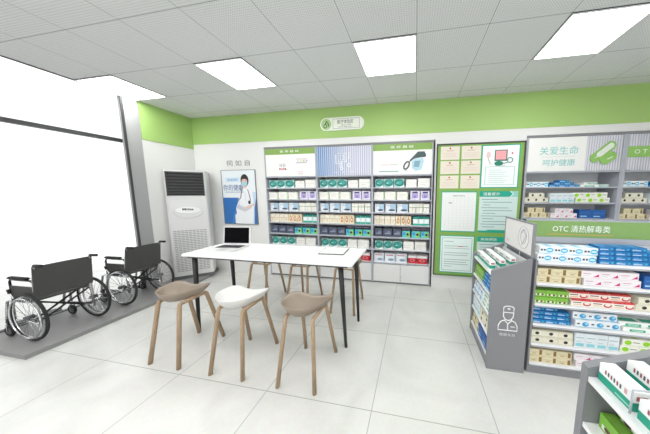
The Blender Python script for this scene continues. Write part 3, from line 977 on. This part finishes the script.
flat(b, ell(.158, .315, .012, .005, 8), -.0148, HAIR)
flat(b, [(-.09, -.2), (.1, -.27), (.24, -.2), (.30, -.08), (.26, -.14), (.12, -.2), (-.04, -.13)], -.0138, SHD)
flat(b, [(.08, -.24), (.2, -.19), (.31, -.15), (.315, -.11), (.22, -.14), (.10, -.19)], -.0142, SK)
b.build('doctor_picture', p)
b = MB()
b.tube([(.13, -.0150, .13), (.14, -.0150, -.1)], .0025, SHD, seg=5)
b.tube([(-.03, -.0150, -.05), (.0, -.0150, -.16)], .003, SHD, seg=5)
b.build('coat_folds', p)
b = MB()
b.tube([(.06, -.0150, .14), (.03, -.0150, .0), (-.02, -.0150, -.06)], .006, H('4a5568'), seg=6)
b.tube([(.19, -.0150, .15), (.225, -.0150, .02), (.235, -.0150, -.06)], .006, H('4a5568'), seg=6)
b.prism(ell(.21, -.09, .028, .035, 14), 'y', -.0165, -.0150, H('2c3040'))
b.build('stethoscope_print', p)
s = thing('wall_lettering', 'three grey outlined characters above the doctor poster', 'wall letters', (-3.26, YB, 2.11))
text('伺 如 自', TXTG, 0, 0, .50, .105, -.0005, s)

# ============================================================ air conditioner
A = Vector((-4.100, 2.846)); B = Vector((-3.671, 3.205))
ang = math.atan2(B.y - A.y, B.x - A.x)
ac = thing('air_conditioner', 'tall white floor standing air conditioner in the wall corner', 'air conditioner', ((A.x + B.x) / 2, (A.y + B.y) / 2, .0435), ang)
HW = (B - A).length / 2
foot = [(-HW, 0), (HW, 0), (HW, .50), (HW - .05, .53), (-.06, .33), (-HW + .01, .17)]
def rfoot(k, top=0):
    return [(x * k, y * k + (1 - k) * .2) for x, y in foot]
b = MB(); b.prism([(x * .985, y) for x, y in foot], 'z', 0, .055, mat('dark_base_plastic', '5d5e5f', .5)); b.build('base', ac)
b = MB()
# body with rounded front corners
body = [(-HW, .03), (-HW + .012, .008), (-HW + .035, 0), (HW - .035, 0), (HW - .012, .008), (HW, .03), (HW, .49), (HW - .05, .53), (-.06, .33), (-HW + .01, .17)]
b.prism(body, 'z', .056, 1.875, ACW)
b.prism([(x * .97, y * .97 + .006) for x, y in body], 'z', 1.876, 1.905, ACW)
b.build('body', ac)
b = MB()
b.box(-HW + .035, HW - .035, -.006, -.0005, 1.47, 1.86, mat('vent_dark', '181819', .5))
for i in range(7):
    z = 1.50 + i * .05
    b.prism([(-.0065, z), (-.018, z + .004), (-.018, z + .012), (-.0065, z + .022)], 'x', -HW + .05, HW - .05, mat('vent_slat_grey', '39393a', .5))
for q in ((-HW + .03, -HW + .045), (HW - .045, HW - .03)):
    b.box(q[0], q[1], -.02, -.0065, 1.465, 1.865, MATS['vent_slat_grey'])
b.box(-HW + .03, HW - .03, -.02, -.0065, 1.862, 1.872, MATS['vent_slat_grey'])
b.build('air_outlet', ac)
b = MB()
pts = ell(0, 1.22, .17, .055, 30)
b.prism(pts, 'y', -.008, -.0006, mat('appliance_panel_white', 'efefee', .3))
b.tube([(-.2 * math.cos(a), -.003, 1.20 - .12 * math.sin(a)) for a in [PI * i / 20 for i in range(21)]], .005, mat('appliance_groove', 'c9c9c8', .4), seg=6)
bp = b.build('badge_panel', ac)
text('Midea', MATS['dark_lettering'], 0, 1.235, .15, .042, -.0085, ac, bold=.03)
b = MB()
for r_ in range(24):
    z = .14 + r_ * .031
    n = 9
    for c_ in range(n):
        x = -HW + .05 + c_ * (2 * HW - .1) / n
        b.box(x + .004, x + (2 * HW - .1) / n - .006, -.004, -.0006, z, z + .011, mat('grille_groove', '8e8e8d', .5))
b.build('intake_grille', ac)


# ============================================================ wheelchairs
def wheelchair(label, loc, rz):
    """local: occupant faces -X, wheels run along X, origin on the platform between the wheels"""
    t = thing('wheelchair', label, 'wheelchair', loc, rz, 'folding wheelchairs on the platform')
    R = .252
    for s_ in (-1, 1):
        yw = s_ * .225
        b = MB()
        b.ring((0, yw, R), R - .013, .013, RUBBER, n=48, seg=8)
        wh = b.build('wheel', t)
        b = MB(); b.ring((0, yw, R), R - .03, .006, CHROME, n=44, seg=6); b.build('rim', wh)
        b = MB(); b.ring((0, yw + s_ * .026, R), R - .042, .007, CHROME, n=44, seg=6)
        for k in range(4):
            a = k * PI / 2 + .4
            b.tube([(math.cos(a) * (R - .042), yw + s_ * .026, R + math.sin(a) * (R - .042)), (math.cos(a) * (R - .03), yw, R + math.sin(a) * (R - .03))], .004, CHROME, seg=6)
        b.build('push_rim', wh)
        b = MB()
        for k in range(20):
            a = 2 * PI * k / 20
            a2 = a + (.22 if k % 2 else -.22)
            b.tube([(math.cos(a2) * .022, yw + (.012 if k % 2 else -.012), R + math.sin(a2) * .022), (math.cos(a) * (R - .03), yw, R + math.sin(a) * (R - .03))], .0018, CHROME, seg=5)
        b.build('spokes', wh)
        b = MB(); b.tube([(0, yw - .028, R), (0, yw + .028, R)], .022, GRIMRUB, seg=14); b.build('hub', wh)
        # caster
        yc = s_ * .212
        b = MB(); b.ring((-.35, yc, .061), .048, .013, RUBBER, n=26, seg=8); cw = b.build('caster_wheel', t)
        b = MB()
        b.tube([(-.35, yc - .012, .061), (-.35, yc + .012, .061)], .032, GRIMRUB, seg=14)
        b.build('caster_hub', cw)
        b = MB()
        b.tube([(-.35, yc - .018, .061), (-.345, yc - .018, .135)], .005, CHROME, seg=6)
        b.tube([(-.35, yc + .018, .061), (-.345, yc + .018, .135)], .005, CHROME, seg=6)
        b.tube([(-.345, yc, .13), (-.345, yc, .20)], .012, BLACK, seg=8)
        b.build('caster_fork', t)
        # side frame
        ys = s_ * .19
        b = MB()
        b.tube([(.06, ys, .16), (.045, ys, .42), (.06, ys, .60), (.095, ys, .765), (.11, ys, .785), (.16, ys, .79)], .011, CHROME, seg=8)
        b.tube([(.05, ys, .385), (-.30, ys, .40), (-.36, ys, .38), (-.40, ys, .25), (-.43, ys, .13)], .011, CHROME, seg=8)
        b.tube([(.06, ys, .17), (-.30, ys, .18), (-.345, ys, .19)], .010, CHROME, seg=8)
        b.tube([(-.30, ys, .18), (-.29, ys, .40)], .010, CHROME, seg=8)
        b.tube([(.0, ys, .25), (.055, ys, .25)], .012, CHROME, seg=8)
        b.tube([(0, ys, R), (0, s_ * .222, R)], .010, CHROME, seg=8)
        b.tube([(-.27, ys, .39), (-.27, ys, .60), (-.25, ys, .625), (.03, ys, .625), (.06, ys, .60)], .009, BLACK, seg=8)
        b.build('side_frame', t)
        b = MB(); b.box(-.265, -.01, ys - .022, ys + .022, .632, .658, RUBBER, bevel=.009); b.build('armrest', t)
        b = MB(); b.box(-.262, .035, ys - .004, ys + .004, .405, .56, FABRIC); b.build('skirt_guard', t)
        b = MB(); b.tube([(.115, ys, .789), (.205, ys, .791)], .016, RUBBER, seg=10); b.build('handle_grip', t)
        # foot plate
        b = MB(); b.box(-.53, -.41, min(s_ * .04, s_ * .17), max(s_ * .04, s_ * .17), .075, .085, BLACK, bevel=.004)
        b.tube([(-.43, ys, .14), (-.445, s_ * .165, .085)], .008, CHROME, seg=6)
        b.build('footrest', t)
        # brake lever
        b = MB(); b.tube([(-.20, s_ * .205, .40), (-.235, s_ * .215, .49)], .007, CHROME, seg=6)
        b.tube([(-.235, s_ * .215, .485), (-.245, s_ * .217, .53)], .011, RUBBER, seg=8)
        b.build('brake_lever', t)
    # backrest: sagging cloth between the posts
    b = MB()
    n, m_ = 10, 6
    P = []
    for side in (0, 1):
        for j in range(m_ + 1):
            z = .445 + (.775 - .445) * j / m_
            xb = .053 + (z - .445) * .125
            for i in range(n + 1):
                u = -1 + 2 * i / n
                sag = .022 * (1 - u * u)
                P.append((xb - sag + (0.014 if side == 0 else 0.003), u * .203, z))
    F = []
    S = (n + 1) * (m_ + 1)
    for j in range(m_):
        for i in range(n):
            a = j * (n + 1) + i
            F.append((a, a + 1, a + n + 2, a + n + 1)); F.append((S + a, S + a + n + 1, S + a + n + 2, S + a + 1))
    for i in range(n):
        F.append((i, S + i, S + i + 1, i + 1)); a = m_ * (n + 1) + i; F.append((a, a + 1, S + a + 1, S + a))
    for j in range(m_):
        a = j * (n + 1); F.append((a, a + n + 1, S + a + n + 1, S + a)); c = a + n; F.append((c, S + c, S + c + n + 1, c + n + 1))
    b.faces(P, F, FABRIC, smooth=False)
    b.build('backrest', t)
    b = MB(); b.box(-.30, .035, -.178, .178, .402, .420, FABRIC, bevel=.006); b.build('seat', t)
    b = MB()
    for s_ in (-1, 1):
        b.tube([(-.09 + s_ * .012, -s_ * .185, .17), (-.09 + s_ * .012, s_ * .175, .395)], .010, BLACK, seg=8)
        b.tube([(.03 + s_ * .012, -s_ * .185, .19), (.03 + s_ * .012, s_ * .175, .395)], .009, BLACK, seg=8)
    b.build('cross_brace', t)
    return t


wheelchair('black and steel wheelchair nearer the camera, its back to the room', (-3.845, 1.575, .0435), math.radians(2))
wheelchair('black and steel wheelchair beside the grey pillar and air conditioner', (-3.872, 2.285, .0435), math.radians(2))

# ============================================================ table, laptop, magazine
TX0, TX1, TY0, TY1, TZ = -2.475, -.560, 1.805, 2.39, .90
t = thing('table', 'long white high table on slender black legs', 'table', ((TX0 + TX1) / 2, (TY0 + TY1) / 2, 0))
cx, cy = (TX0 + TX1) / 2, (TY0 + TY1) / 2
b = MB(); b.box(TX0 - cx, TX1 - cx, TY0 - cy, TY1 - cy, TZ - .024, TZ, TABLEW, bevel=.004); b.build('tabletop', t)
b = MB()
b.box(TX0 - cx + .05, TX1 - cx - .05, TY0 - cy + .02, TY0 - cy + .05, TZ - .042, TZ - .0245, DARK)
b.box(TX0 - cx + .05, TX1 - cx - .05, TY1 - cy - .05, TY1 - cy - .02, TZ - .042, TZ - .0245, DARK)
b.box(TX0 - cx + .05, TX0 - cx + .08, TY0 - cy + .05, TY1 - cy - .05, TZ - .042, TZ - .0245, DARK)
b.box(TX1 - cx - .08, TX1 - cx - .05, TY0 - cy + .05, TY1 - cy - .05, TZ - .042, TZ - .0245, DARK)
b.build('underframe', t)
for sx, sy, bx, by, tx, ty in ((0, 0, -2.383, 1.845, -2.375, 1.865), (1, 0, -.663, 1.900, -.69, 1.865), (1, 1, -.655, 2.352, -.675, 2.335), (0, 1, -2.39, 2.352, -2.375, 2.335)):
    b = MB(); b.tube([(bx - cx, by - cy, 0), (tx - cx, ty - cy, TZ - .0425)], .015, BLACK, seg=10, r2=.027); b.build('leg', t)

lp = thing('laptop', 'open silver laptop with a dark screen on the white table', 'laptop', (-2.17, 2.085, TZ + .0008), math.radians(8))
b = MB(); b.box(-.172, .172, -.17, .155, 0, .014, ALU, bevel=.004); base = b.build('keyboard_base', lp)
b = MB()
for r_ in range(5):
    for c_ in range(13):
        b.box(-.145 + c_ * .0225, -.145 + c_ * .0225 + .019, -.005 + r_ * .025, .016 + r_ * .025, .0142, .0165, BLACK)
b.build('keyboard', base)
b = MB(); b.box(-.05, .05, -.13, -.03, .0142, .0152, mat('trackpad_grey', 'c4c4c5', .3)); b.build('trackpad', base)
sc_ = MB()
def tilt(y, z):
    a = math.radians(8)
    return (.155 + (y) * math.cos(a) + z * math.sin(a), .014 + z * math.cos(a) - y * math.sin(a))
def slab(mb, x0, x1, z0, z1, y0, y1, m):
    c = []
    for (x, y, z) in ((x0, y0, z0), (x1, y0, z0), (x1, y1, z0), (x0, y1, z0), (x0, y0, z1), (x1, y0, z1), (x1, y1, z1), (x0, y1, z1)):
        yy, zz = tilt(y, z); c.append((x, yy, zz))
    mb.faces(c, [(0, 3, 2, 1), (4, 5, 6, 7), (0, 1, 5, 4), (1, 2, 6, 5), (2, 3, 7, 6), (3, 0, 4, 7)], m)
slab(sc_, -.172, .172, .004, .225, 0, .008, ALU)
ld = sc_.build('screen_lid', lp)
sc_ = MB(); slab(sc_, -.158, .158, .018, .212, -.0015, -.0003, SCREEN); sc_.build('display', ld)

mg = thing('magazine', 'open white magazine with a dark cover on the right of the table', 'magazine', (-.885, 2.205, TZ + .0008), math.radians(4))
b = MB(); b.box(-.142, .142, -.130, .12, 0, .007, mat('magazine_cover', '6a6a6c', .4)); b.build('cover', mg)
for s_ in (-1, 1):
    b = MB()
    prof = [(s_ * .0012, .0075), (s_ * .0012, .011), (s_ * .03, .017), (s_ * .08, .015), (s_ * .131, .010), (s_ * .131, .0075)]
    b.prism(prof, 'y', -.118, .116, PAPER, smooth=False)
    b.build('pages', mg)


# ============================================================ stools
def rim_curve():
    P = [(-.198, -.075, .655), (-.203, -.015, .662), (-.168, .050, .672), (-.105, .066, .675), (-.035, .056, .668), (.04, .045, .663), (.12, .054, .665), (.212, .082, .674),
         (.180, .0, .660), (.138, -.085, .654), (.08, -.142, .651), (.01, -.172, .649), (-.07, -.175, .649), (-.148, -.138, .652)]
    # Catmull-Rom through the points, kept sharp at the tail
    out = []
    n = len(P)
    for i in range(n):
        p0, p1, p2, p3 = [Vector(P[(i + k) % n]) for k in (-1, 0, 1, 2)]
        if i == 7: p0 = p1
        if (i + 1) % n == 7: p3 = p2
        for k in range(4):
            t_ = k / 4
            out.append(0.5 * ((2 * p1) + (-p0 + p2) * t_ + (2 * p0 - 5 * p1 + 4 * p2 - p3) * t_ ** 2 + (-p0 + 3 * p1 - 3 * p2 + p3) * t_ ** 3))
    return out


RIM = rim_curve()


def stool(label, loc, rz, seatmat, base_from=None):
    t = thing('stool', label, 'stool', loc, rz, 'stools along the white table')
    b = MB()
    C_in = Vector((-.03, -.060, .560))
    C_out = Vector((-.03, -.060, .538))
    rings = []
    steps = [1, .9, .75, .55, .3]
    for q in steps:      # inner surface
        rings.append([Vector((C_in.x + (p.x - C_in.x) * q, C_in.y + (p.y - C_in.y) * q, C_in.z + (p.z - C_in.z) * q ** 2.6)) for p in RIM])
    outer = []
    for q in steps:
        outer.append([Vector((C_out.x + (p.x - C_out.x) * (q * 1.0 + .012), C_out.y + (p.y - C_out.y) * (q + .012), C_out.z + (p.z - .006 - C_out.z) * q ** 3.2)) for p in RIM])
    bm = b.bm
    mi = b.mi(seatmat)
    n = len(RIM)
    def mk(rs):
        return [[bm.verts.new(v) for v in r] for r in rs]
    I, O = mk(rings), mk(outer)
    ci, co = bm.verts.new(C_in), bm.verts.new(C_out)
    fs = []
    for L in (I, O):
        for a in range(len(L) - 1):
            for k in range(n):
                fs.append(bm.faces.new((L[a][k], L[a][(k + 1) % n], L[a + 1][(k + 1) % n], L[a + 1][k])))
    for k in range(n):
        fs.append(bm.faces.new((I[-1][k], I[-1][(k + 1) % n], ci)))
        fs.append(bm.faces.new((O[-1][k], O[-1][(k + 1) % n], co)))
        fs.append(bm.faces.new((I[0][k], I[0][(k + 1) % n], O[0][(k + 1) % n], O[0][k])))
    for f in fs:
        f.material_index = mi; f.smooth = True
    b.build('seat', t)
    # bent wood legs: each arch is front leg, rail, back leg
    for s_ in (-1, 1):
        xt, xf = s_ * .118, s_ * .160
        zt = .556
        b = MB(); b.tube([(xf, -.232, 0), (xt + s_ * .002, -.145, zt - .022), (xt, -.138, zt - .006), (xt, -.125, zt)], .0185, OAK, seg=8, flat=(1, .85)); b.build('leg', t)
        b = MB(); b.tube([(xf, .220, 0), (xt + s_ * .002, .112, zt - .022), (xt, .104, zt - .006), (xt, .091, zt)], .0185, OAK, seg=8, flat=(1, .85)); b.build('leg', t)
        b = MB(); b.tube([(xt, -.125, zt), (xt, .091, zt)], .0165, OAK, seg=8); b.build('rail', t)
    b = MB()
    b.tube([(-.118, .075, .550), (.118, .075, .550)], .010, OAK, seg=8)
    b.build('crossbar', t)
    return t


s1 = stool('taupe shell stool on pale wood legs, nearest the wheelchairs', (-2.195, 1.600, 0), 0, TAUPE)
s2 = stool('white shell stool on pale wood legs, front side of the table', (-1.545, 1.603, 0), 0, SEATW)
s3 = clone(s1, (-.90, 1.600, 0), 0, 'taupe shell stool on pale wood legs, by the right front table leg')
clone(s1, (-2.15, 2.655, 0), PI, 'wooden legged stool behind the table, below the laptop side')
clone(s1, (-1.54, 2.67, 0), PI, 'wooden legged stool behind the middle of the table')
clone(s1, (-.90, 2.67, 0), PI, 'wooden legged stool behind the table, below the magazine')


# ============================================================ free standing shelves
def end_unit(label, y0, y1, emblem):
    """shelves open towards -X between two grey end panels, X .65 to .945, sloping top shelf"""
    t = thing('end_shelf', label, 'shelf unit', (.65, y0, 0), 0, 'grey end shelves')
    L = y1 - y0
    out = [(0, 0), (.298, 0), (.298, 1.02), (.298, 1.02), (0, .90)]
    out = [(0, 0), (.298, 0), (.298, 1.018), (0, .90)]
    b = MB(); b.prism(out, 'y', 0, .03, GREY); fr = b.build('side_panel', t)
    b = MB(); b.prism(out, 'y', L - .03, L, GREY); b.build('side_panel', t)
    b = MB(); b.box(.280, .298, .031, L - .031, .0, .985, mat('unit_back_white', 'dcdde0', .5)); b.build('back_panel', t)
    b = MB(); b.box(.006, .279, .031, L - .031, .0, .085, GREY); b.build('plinth', t)
    for z in (.675, .49, .30, .112):
        b = MB(); b.box(.004, .279, .031, L - .031, z - .02, z, SHELFW); b.build('shelf', t)
    b = MB(); b.prism([(.004, .846), (.279, .890), (.279, .910), (.182, .910), (.182, .888), (.098, .888), (.098, .866), (.004, .866)], 'y', .031, L - .031, SHELFW); b.build('stepped_shelf', t)
    if emblem:
        b = MB()
        W = H('e9e9ea')
        yq = -.001
        ex, ez = .148, .425
        tb = lambda pts, cl=False: b.tube([(ex + x * .88, yq, ez + z * .95) for x, z in pts], .0046, W, seg=6, closed=cl)
        tb([(-.045, .125), (-.045, .172), (-.03, .182), (0, .186), (.03, .182), (.045, .172), (.045, .125)], True)
        tb([(-.045, .122), (-.043, .085), (-.025, .058), (0, .05), (.025, .058), (.043, .085), (.045, .122)])
        tb([(-.03, .052), (-.065, .035), (-.083, .0), (-.085, -.045), (.0, -.045), (.085, -.045), (.083, .0), (.065, .035), (.03, .052)])
        tb([(-.032, .05), (.0, .018), (.032, .05)])
        tb([(.0, .018), (.0, -.045)])
        tb([(.025, -.008), (.06, -.008)])
        b.box(ex - .012, ex + .012, yq - .002, yq + .002, ez + .149, ez + .155, W)
        b.box(ex - .003, ex + .003, yq - .0025, yq + .0025, ez + .142, ez + .162, W)
        b.build('pharmacist_emblem', fr)
        text('健康专员', mat('pale_grey_lettering', 'd9d9db', .6), .148, .342, .125, .026, 0, fr)
    return t


end_unit('grey end shelf with white pharmacist emblem on its side panel', 1.876, 2.470, True)
end_unit('grey end shelf cut off at the bottom right corner of the photo', .285, .889, False)


def end_sign(label, y0, y1, art):
    t = thing('shelf_top_sign', label, 'sign', (.965, (y0 + y1) / 2, 1.020), -PI / 2, 'sign boards standing on the end shelves')
    w2 = (y1 - y0) / 2
    b = MB()
    for q in ((-w2, w2, 0, .012), (-w2, w2, .273, .285), (-w2, -w2 + .012, .012, .273), (w2 - .012, w2, .012, .273)):
        b.box(q[0], q[1], -.014, .008, q[2], q[3], GREY)
    b.build('frame', t)
    b = MB(); b.box(-w2 + .012, w2 - .012, -.010, .004, .012, .273, mat('sign_panel_white', 'e6e3e1', .5)); pn = b.build('panel', t)
    if art:
        b = MB()
        G_ = H('b9b9be')
        b.tube([(.12 + .09 * math.cos(a), -.0115, .14 + .10 * math.sin(a)) for a in [2 * PI * i / 26 for i in range(26)]], .0022, G_, seg=5, closed=True)
        b.tube([(.12 + .05 * math.cos(a), -.0115, .15 + .065 * math.sin(a)) for a in [2 * PI * i / 20 for i in range(20)]], .003, G_, seg=5, closed=True)
        b.tube([(.08, -.0115, .17), (.12, -.0115, .21), (.16, -.0115, .16), (.13, -.0115, .11), (.10, -.0115, .07)], .003, G_, seg=5)
        for i in range(3):
            b.box(-.23, -.17, -.0112, -.0102, .04 + i * .012, .045 + i * .012, G_)
        b.build('line_drawing', pn)
    return t


end_sign('white sign board in grey frame with a round line drawing', 1.909, 2.467, True)
end_sign('white sign board on the nearest end shelf, outside the photo edge', .30, .86, False)

# central gondola
GXA, GXB = .984, 2.42
t = thing('gondola_shelf', 'long grey gondola shelf with a green lettered header', 'shelf unit', (GXA, 1.90, 0))
LGN = GXB - GXA
RZ = [.995, .815, .635, .455, .275, .095]
b = MB(); b.box(0, LGN, .275, .295, .0, 1.155, mat('gondola_back_white', 'eceff4', .5)); b.build('back_panel', t)
b = MB(); b.box(0, LGN, .0, .57, 0, .068, GREY); b.build('plinth', t)
for q in (0, LGN - .014):
    b = MB(); b.box(q, q + .014, .0, .274, .0685, 1.008, GREY); b.build('side_panel', t)
    b = MB(); b.box(q, q + .02, .2955, .57, .0685, 1.008, GREY); b.build('side_panel', t)
for z in RZ:
    b = MB(); b.box(.0205, LGN - .0205, .004, .2745, z - .022, z, SHELFW); b.box(.0205, LGN - .0205, .0, .0038, z - .030, z - .020, SHELFG); b.build('shelf', t)
    b = MB(); b.box(.0205, LGN - .0205, .2955, .57, z - .022, z, SHELFW); b.build('shelf', t)
b = MB(); b.box(0.03, LGN, .235, .2745, 1.108, 1.160, SHELFG); b.build('header_rail', t)
b = MB(); b.box(0.03, LGN, .245, .2745, 1.1605, 1.305, mat('gondola_header_green', '84a960', .5)); hd = b.build('header_panel', t)
b = MB(); b.box(0.03, LGN, .243, .2745, 1.3055, 1.316, SHELFG); b.build('header_cap', t)
text('OTC 清热解毒类', TXTW, .455, 1.238, .44, .062, .245, hd)
b = MB(); b.box(.20, .70, .2425, .2447, 1.183, 1.190, H('c9a35a')); b.build('underline', hd)

G = 'medicine boxes on the gondola shelf'
yF = 1.915
def where(r_):
    return 'gondola %s' % SHW[r_ if r_ < 5 else 6]
stack('pill_blue', 1.0, RZ[0], yF, 4, .102, .11, .058, 2, where(0), G, half=.25, grow=1, dy=.03)
for tq, (xs, n) in enumerate([(1.435, 5), (1.435, 4), (1.46, 4), (1.46, 3)]):
    for i in range(n):
        med_box('blue', xs + .055 + i * .109 + (tq % 2) * .012, yF + .06 + tq * .022, RZ[0] + tq * .0315, .105, .11, .030, 'flat blue box, %s from left in %s layer, top shelf of the gondola' % (ORD[i], ['bottom', 'second', 'third', 'topmost'][tq]), G)
stack('sand', 1.003, RZ[1], yF, 3, .106, .12, .058, 2, where(1), G, half=.12, grow=1, dy=.01)
stack('pink', 1.345, RZ[1], yF, 3, .126, .12, .058, 2, where(1), G, half=-.1, grow=1, dy=.01)
stack('deep_blue', 1.745, RZ[1], yF + .005, 2, .11, .12, .10, 1, where(1), G)
stack('leaf', 1.0, RZ[2], yF, 3, .082, .11, .052, 2, where(2), G, half=.15, grow=1, dy=.015)
stack('red_stripe', 1.275, RZ[2], yF, 3, .142, .12, .055, 2, where(2), G, half=-.1, grow=1, dy=.02)
stack('dot', 1.715, RZ[2], yF, 2, .11, .12, .055, 2, where(2), G, half=.1, grow=1)
for tq in range(4):
    for i in range(2 if tq == 3 else 3):
        med_box('blue', 1.006 + .0475 + i * .096 - (tq % 2) * .008 + (.02 if tq == 3 else 0), yF + .06 + tq * .012, RZ[3] + tq * .0315, .093, .11, .030, 'flat blue box, %s from left in %s layer, fourth shelf of the gondola' % (ORD[i], ['bottom', 'second', 'third', 'topmost'][tq]), G)
stack('blue_blob', 1.32, RZ[3], yF, 3, .102, .12, .058, 2, where(3), G, half=-.1, grow=1, dy=.02)
stack('mint', 1.65, RZ[3], yF, 2, .15, .12, .035, 2, where(3), G, half=-.1, grow=1, dy=.02)
stack('dot', 1.0, RZ[4], yF, 3, .105, .12, .055, 2, where(4), G, half=-.0, grow=1, dy=.008)
stack('pale_tall', 1.33, RZ[4], yF, 4, .076, .09, .125, 1, where(4), G)
stack('lime', 1.65, RZ[4], yF, 2, .12, .12, .058, 2, where(4), G, half=.1, grow=1)
stack('sand', 1.003, RZ[5], yF, 3, .106, .12, .055, 2, where(5), G, half=.05, grow=1, dy=.01)
stack('pink', 1.36, RZ[5], yF, 4, .125, .12, .055, 2, where(5), G, half=-.1, grow=1, dy=.01)

# end shelf goods, a row along Y with fronts towards -X
G = 'boxes on the shelves of the emblem end shelf'
RZM = -PI / 2
def row_y(kind, z, yfar, n, w_, d, h, where_, grp, tiers=1, xf=.665, dy=.008):
    stack(kind, xf, z, yfar, n, w_, d, h, tiers, where_, grp, half=0, rz=RZM, grow=1, dy=dy)
E1 = 'of the emblem shelf'
row_y('leaf', .675, 2.43, 3, .085, .11, .055, 'second shelf ' + E1, G, 2)
row_y('blue', .675, 2.165, 2, .105, .11, .030, 'second shelf ' + E1, G, 4)
row_y('blue_blob', .49, 2.43, 3, .09, .11, .055, 'third shelf ' + E1, G, 2)
row_y('mint', .49, 2.15, 2, .11, .11, .035, 'third shelf ' + E1, G, 3)
row_y('pale_tall', .30, 2.43, 3, .078, .09, .125, 'fourth shelf ' + E1, G)
row_y('dot', .30, 2.18, 2, .115, .11, .055, 'fourth shelf ' + E1, G, 2)
row_y('sand', .112, 2.43, 2, .11, .11, .055, 'bottom shelf ' + E1, G, 2)
row_y('deep_blue', .112, 2.20, 2, .13, .11, .12, 'bottom shelf ' + E1, G)

# long white cartons with green sides lying on the sloping shelves
slope = math.atan2(.110, .275)
def carton_mesh(w_, L, h):
    mb = MB()
    W = H('f2f4f3')
    mb.box(0, w_, 0, L, 0, h, W)
    def sidef(u0, u1, v0, v1, c, k=0):      # on the face towards -X
        x = -.0006 - .0003 * k
        mb.faces([(x, u0 * L, v0 * h), (x, u1 * L, v0 * h), (x, u1 * L, v1 * h), (x, u0 * L, v1 * h)], [(0, 1, 2, 3)], H(c))
    sidef(0, 1, 0.02, .46, '1a9c80')
    sidef(.05, .45, .14, .22, '8fd2c2', 1)
    for i in range(6):
        sidef(.30 + i * .09, .35 + i * .09, .62, .84, 'a0575f' if i % 2 else '5b5b5f', 1)
    sidef(.14, .22, .6, .86, 'd9a9b0', 1)
    # end towards -Y
    y = -.0006
    mb.faces([(0, y, .02 * h), (w_, y, .02 * h), (w_, y, .46 * h), (0, y, .46 * h)], [(0, 1, 2, 3)], H('1a9c80'))
    mb.faces([(.2 * w_, y - .0003, .58 * h), (.8 * w_, y - .0003, .58 * h), (.8 * w_, y - .0003, .8 * h), (.2 * w_, y - .0003, .8 * h)], [(0, 1, 2, 3)], H('b9666e'))
    bmesh.ops.recalc_face_normals(mb.bm, faces=mb.bm.faces)
    me = bpy.data.meshes.new('medicine_carton')
    mb.bm.to_mesh(me); mb.bm.free()
    for m in mb.mats:
        me.materials.append(m)
    return me
CM = carton_mesh(.047, .122, .068)
def carton(x, y, label, grp, me=CM):
    o = bpy.data.objects.new('medicine_carton', me)
    COL.objects.link(o)
    z = (.866 if x < .74 else .888 if x < .83 else .910) + .0008
    o.location = (x, y, z)
    tag(o, label, 'medicine carton', grp)
for c_, x in enumerate((.680, .762, .846)):
    for r_, y in enumerate((2.305, 2.168, 2.031)):
        carton(x, y, 'white and green carton below the sign, %s row from the back, %s column' % (ORD[r_], ORD[c_]), 'cartons on the stepped shelf below the sign board')
for c_, x in enumerate((.680, .762, .846)):
    for r_, y in enumerate((.730, .588, .446)):
        carton(x, y, 'white and green carton on the nearest shelf, %s row from the back, %s column' % (ORD[r_], ORD[c_]), 'cartons on the stepped shelf nearest the camera')
# wire divider on the nearest sloping shelf
for k, y in enumerate((.720, .578)):
    b = MB(); b.tube([(.669, y, .871), (.669, y, .950), (.910, y, .965), (.910, y, .915)], .0032, SHELFG, seg=8)
    o = b.build('wire_divider')
    tag(o, ['grey wire divider between the first and second carton rows on the nearest shelf', 'grey wire divider nearest the camera on the stepped shelf'][k], 'shelf divider', 'wire dividers on the nearest shelf')
G = 'green boxes on the nearest end shelf'
stack('leaf', .700, .675, .850, 4, .122, .045, .058, 1, 'front row, nearest unit', G, half=0, rz=RZM, grow=1)
stack('leaf', .755, .675, .850, 4, .122, .045, .045, 2, 'back row, nearest unit', G, half=0, rz=RZM, grow=1)
stack('pale_tall', .668, .49, .84, 5, .09, .09, .12, 1, 'third shelf of nearest unit', G, half=0, rz=RZM, grow=1)

dups = [k for k, v in ALLLAB.items() if v > 1]
if dups:
    print('DUP LABELS', len(dups), dups[:4])
long = [k for k in ALLLAB if not 4 <= len(k.split()) <= 16]
if long:
    print('LONG', len(long), long[:3])
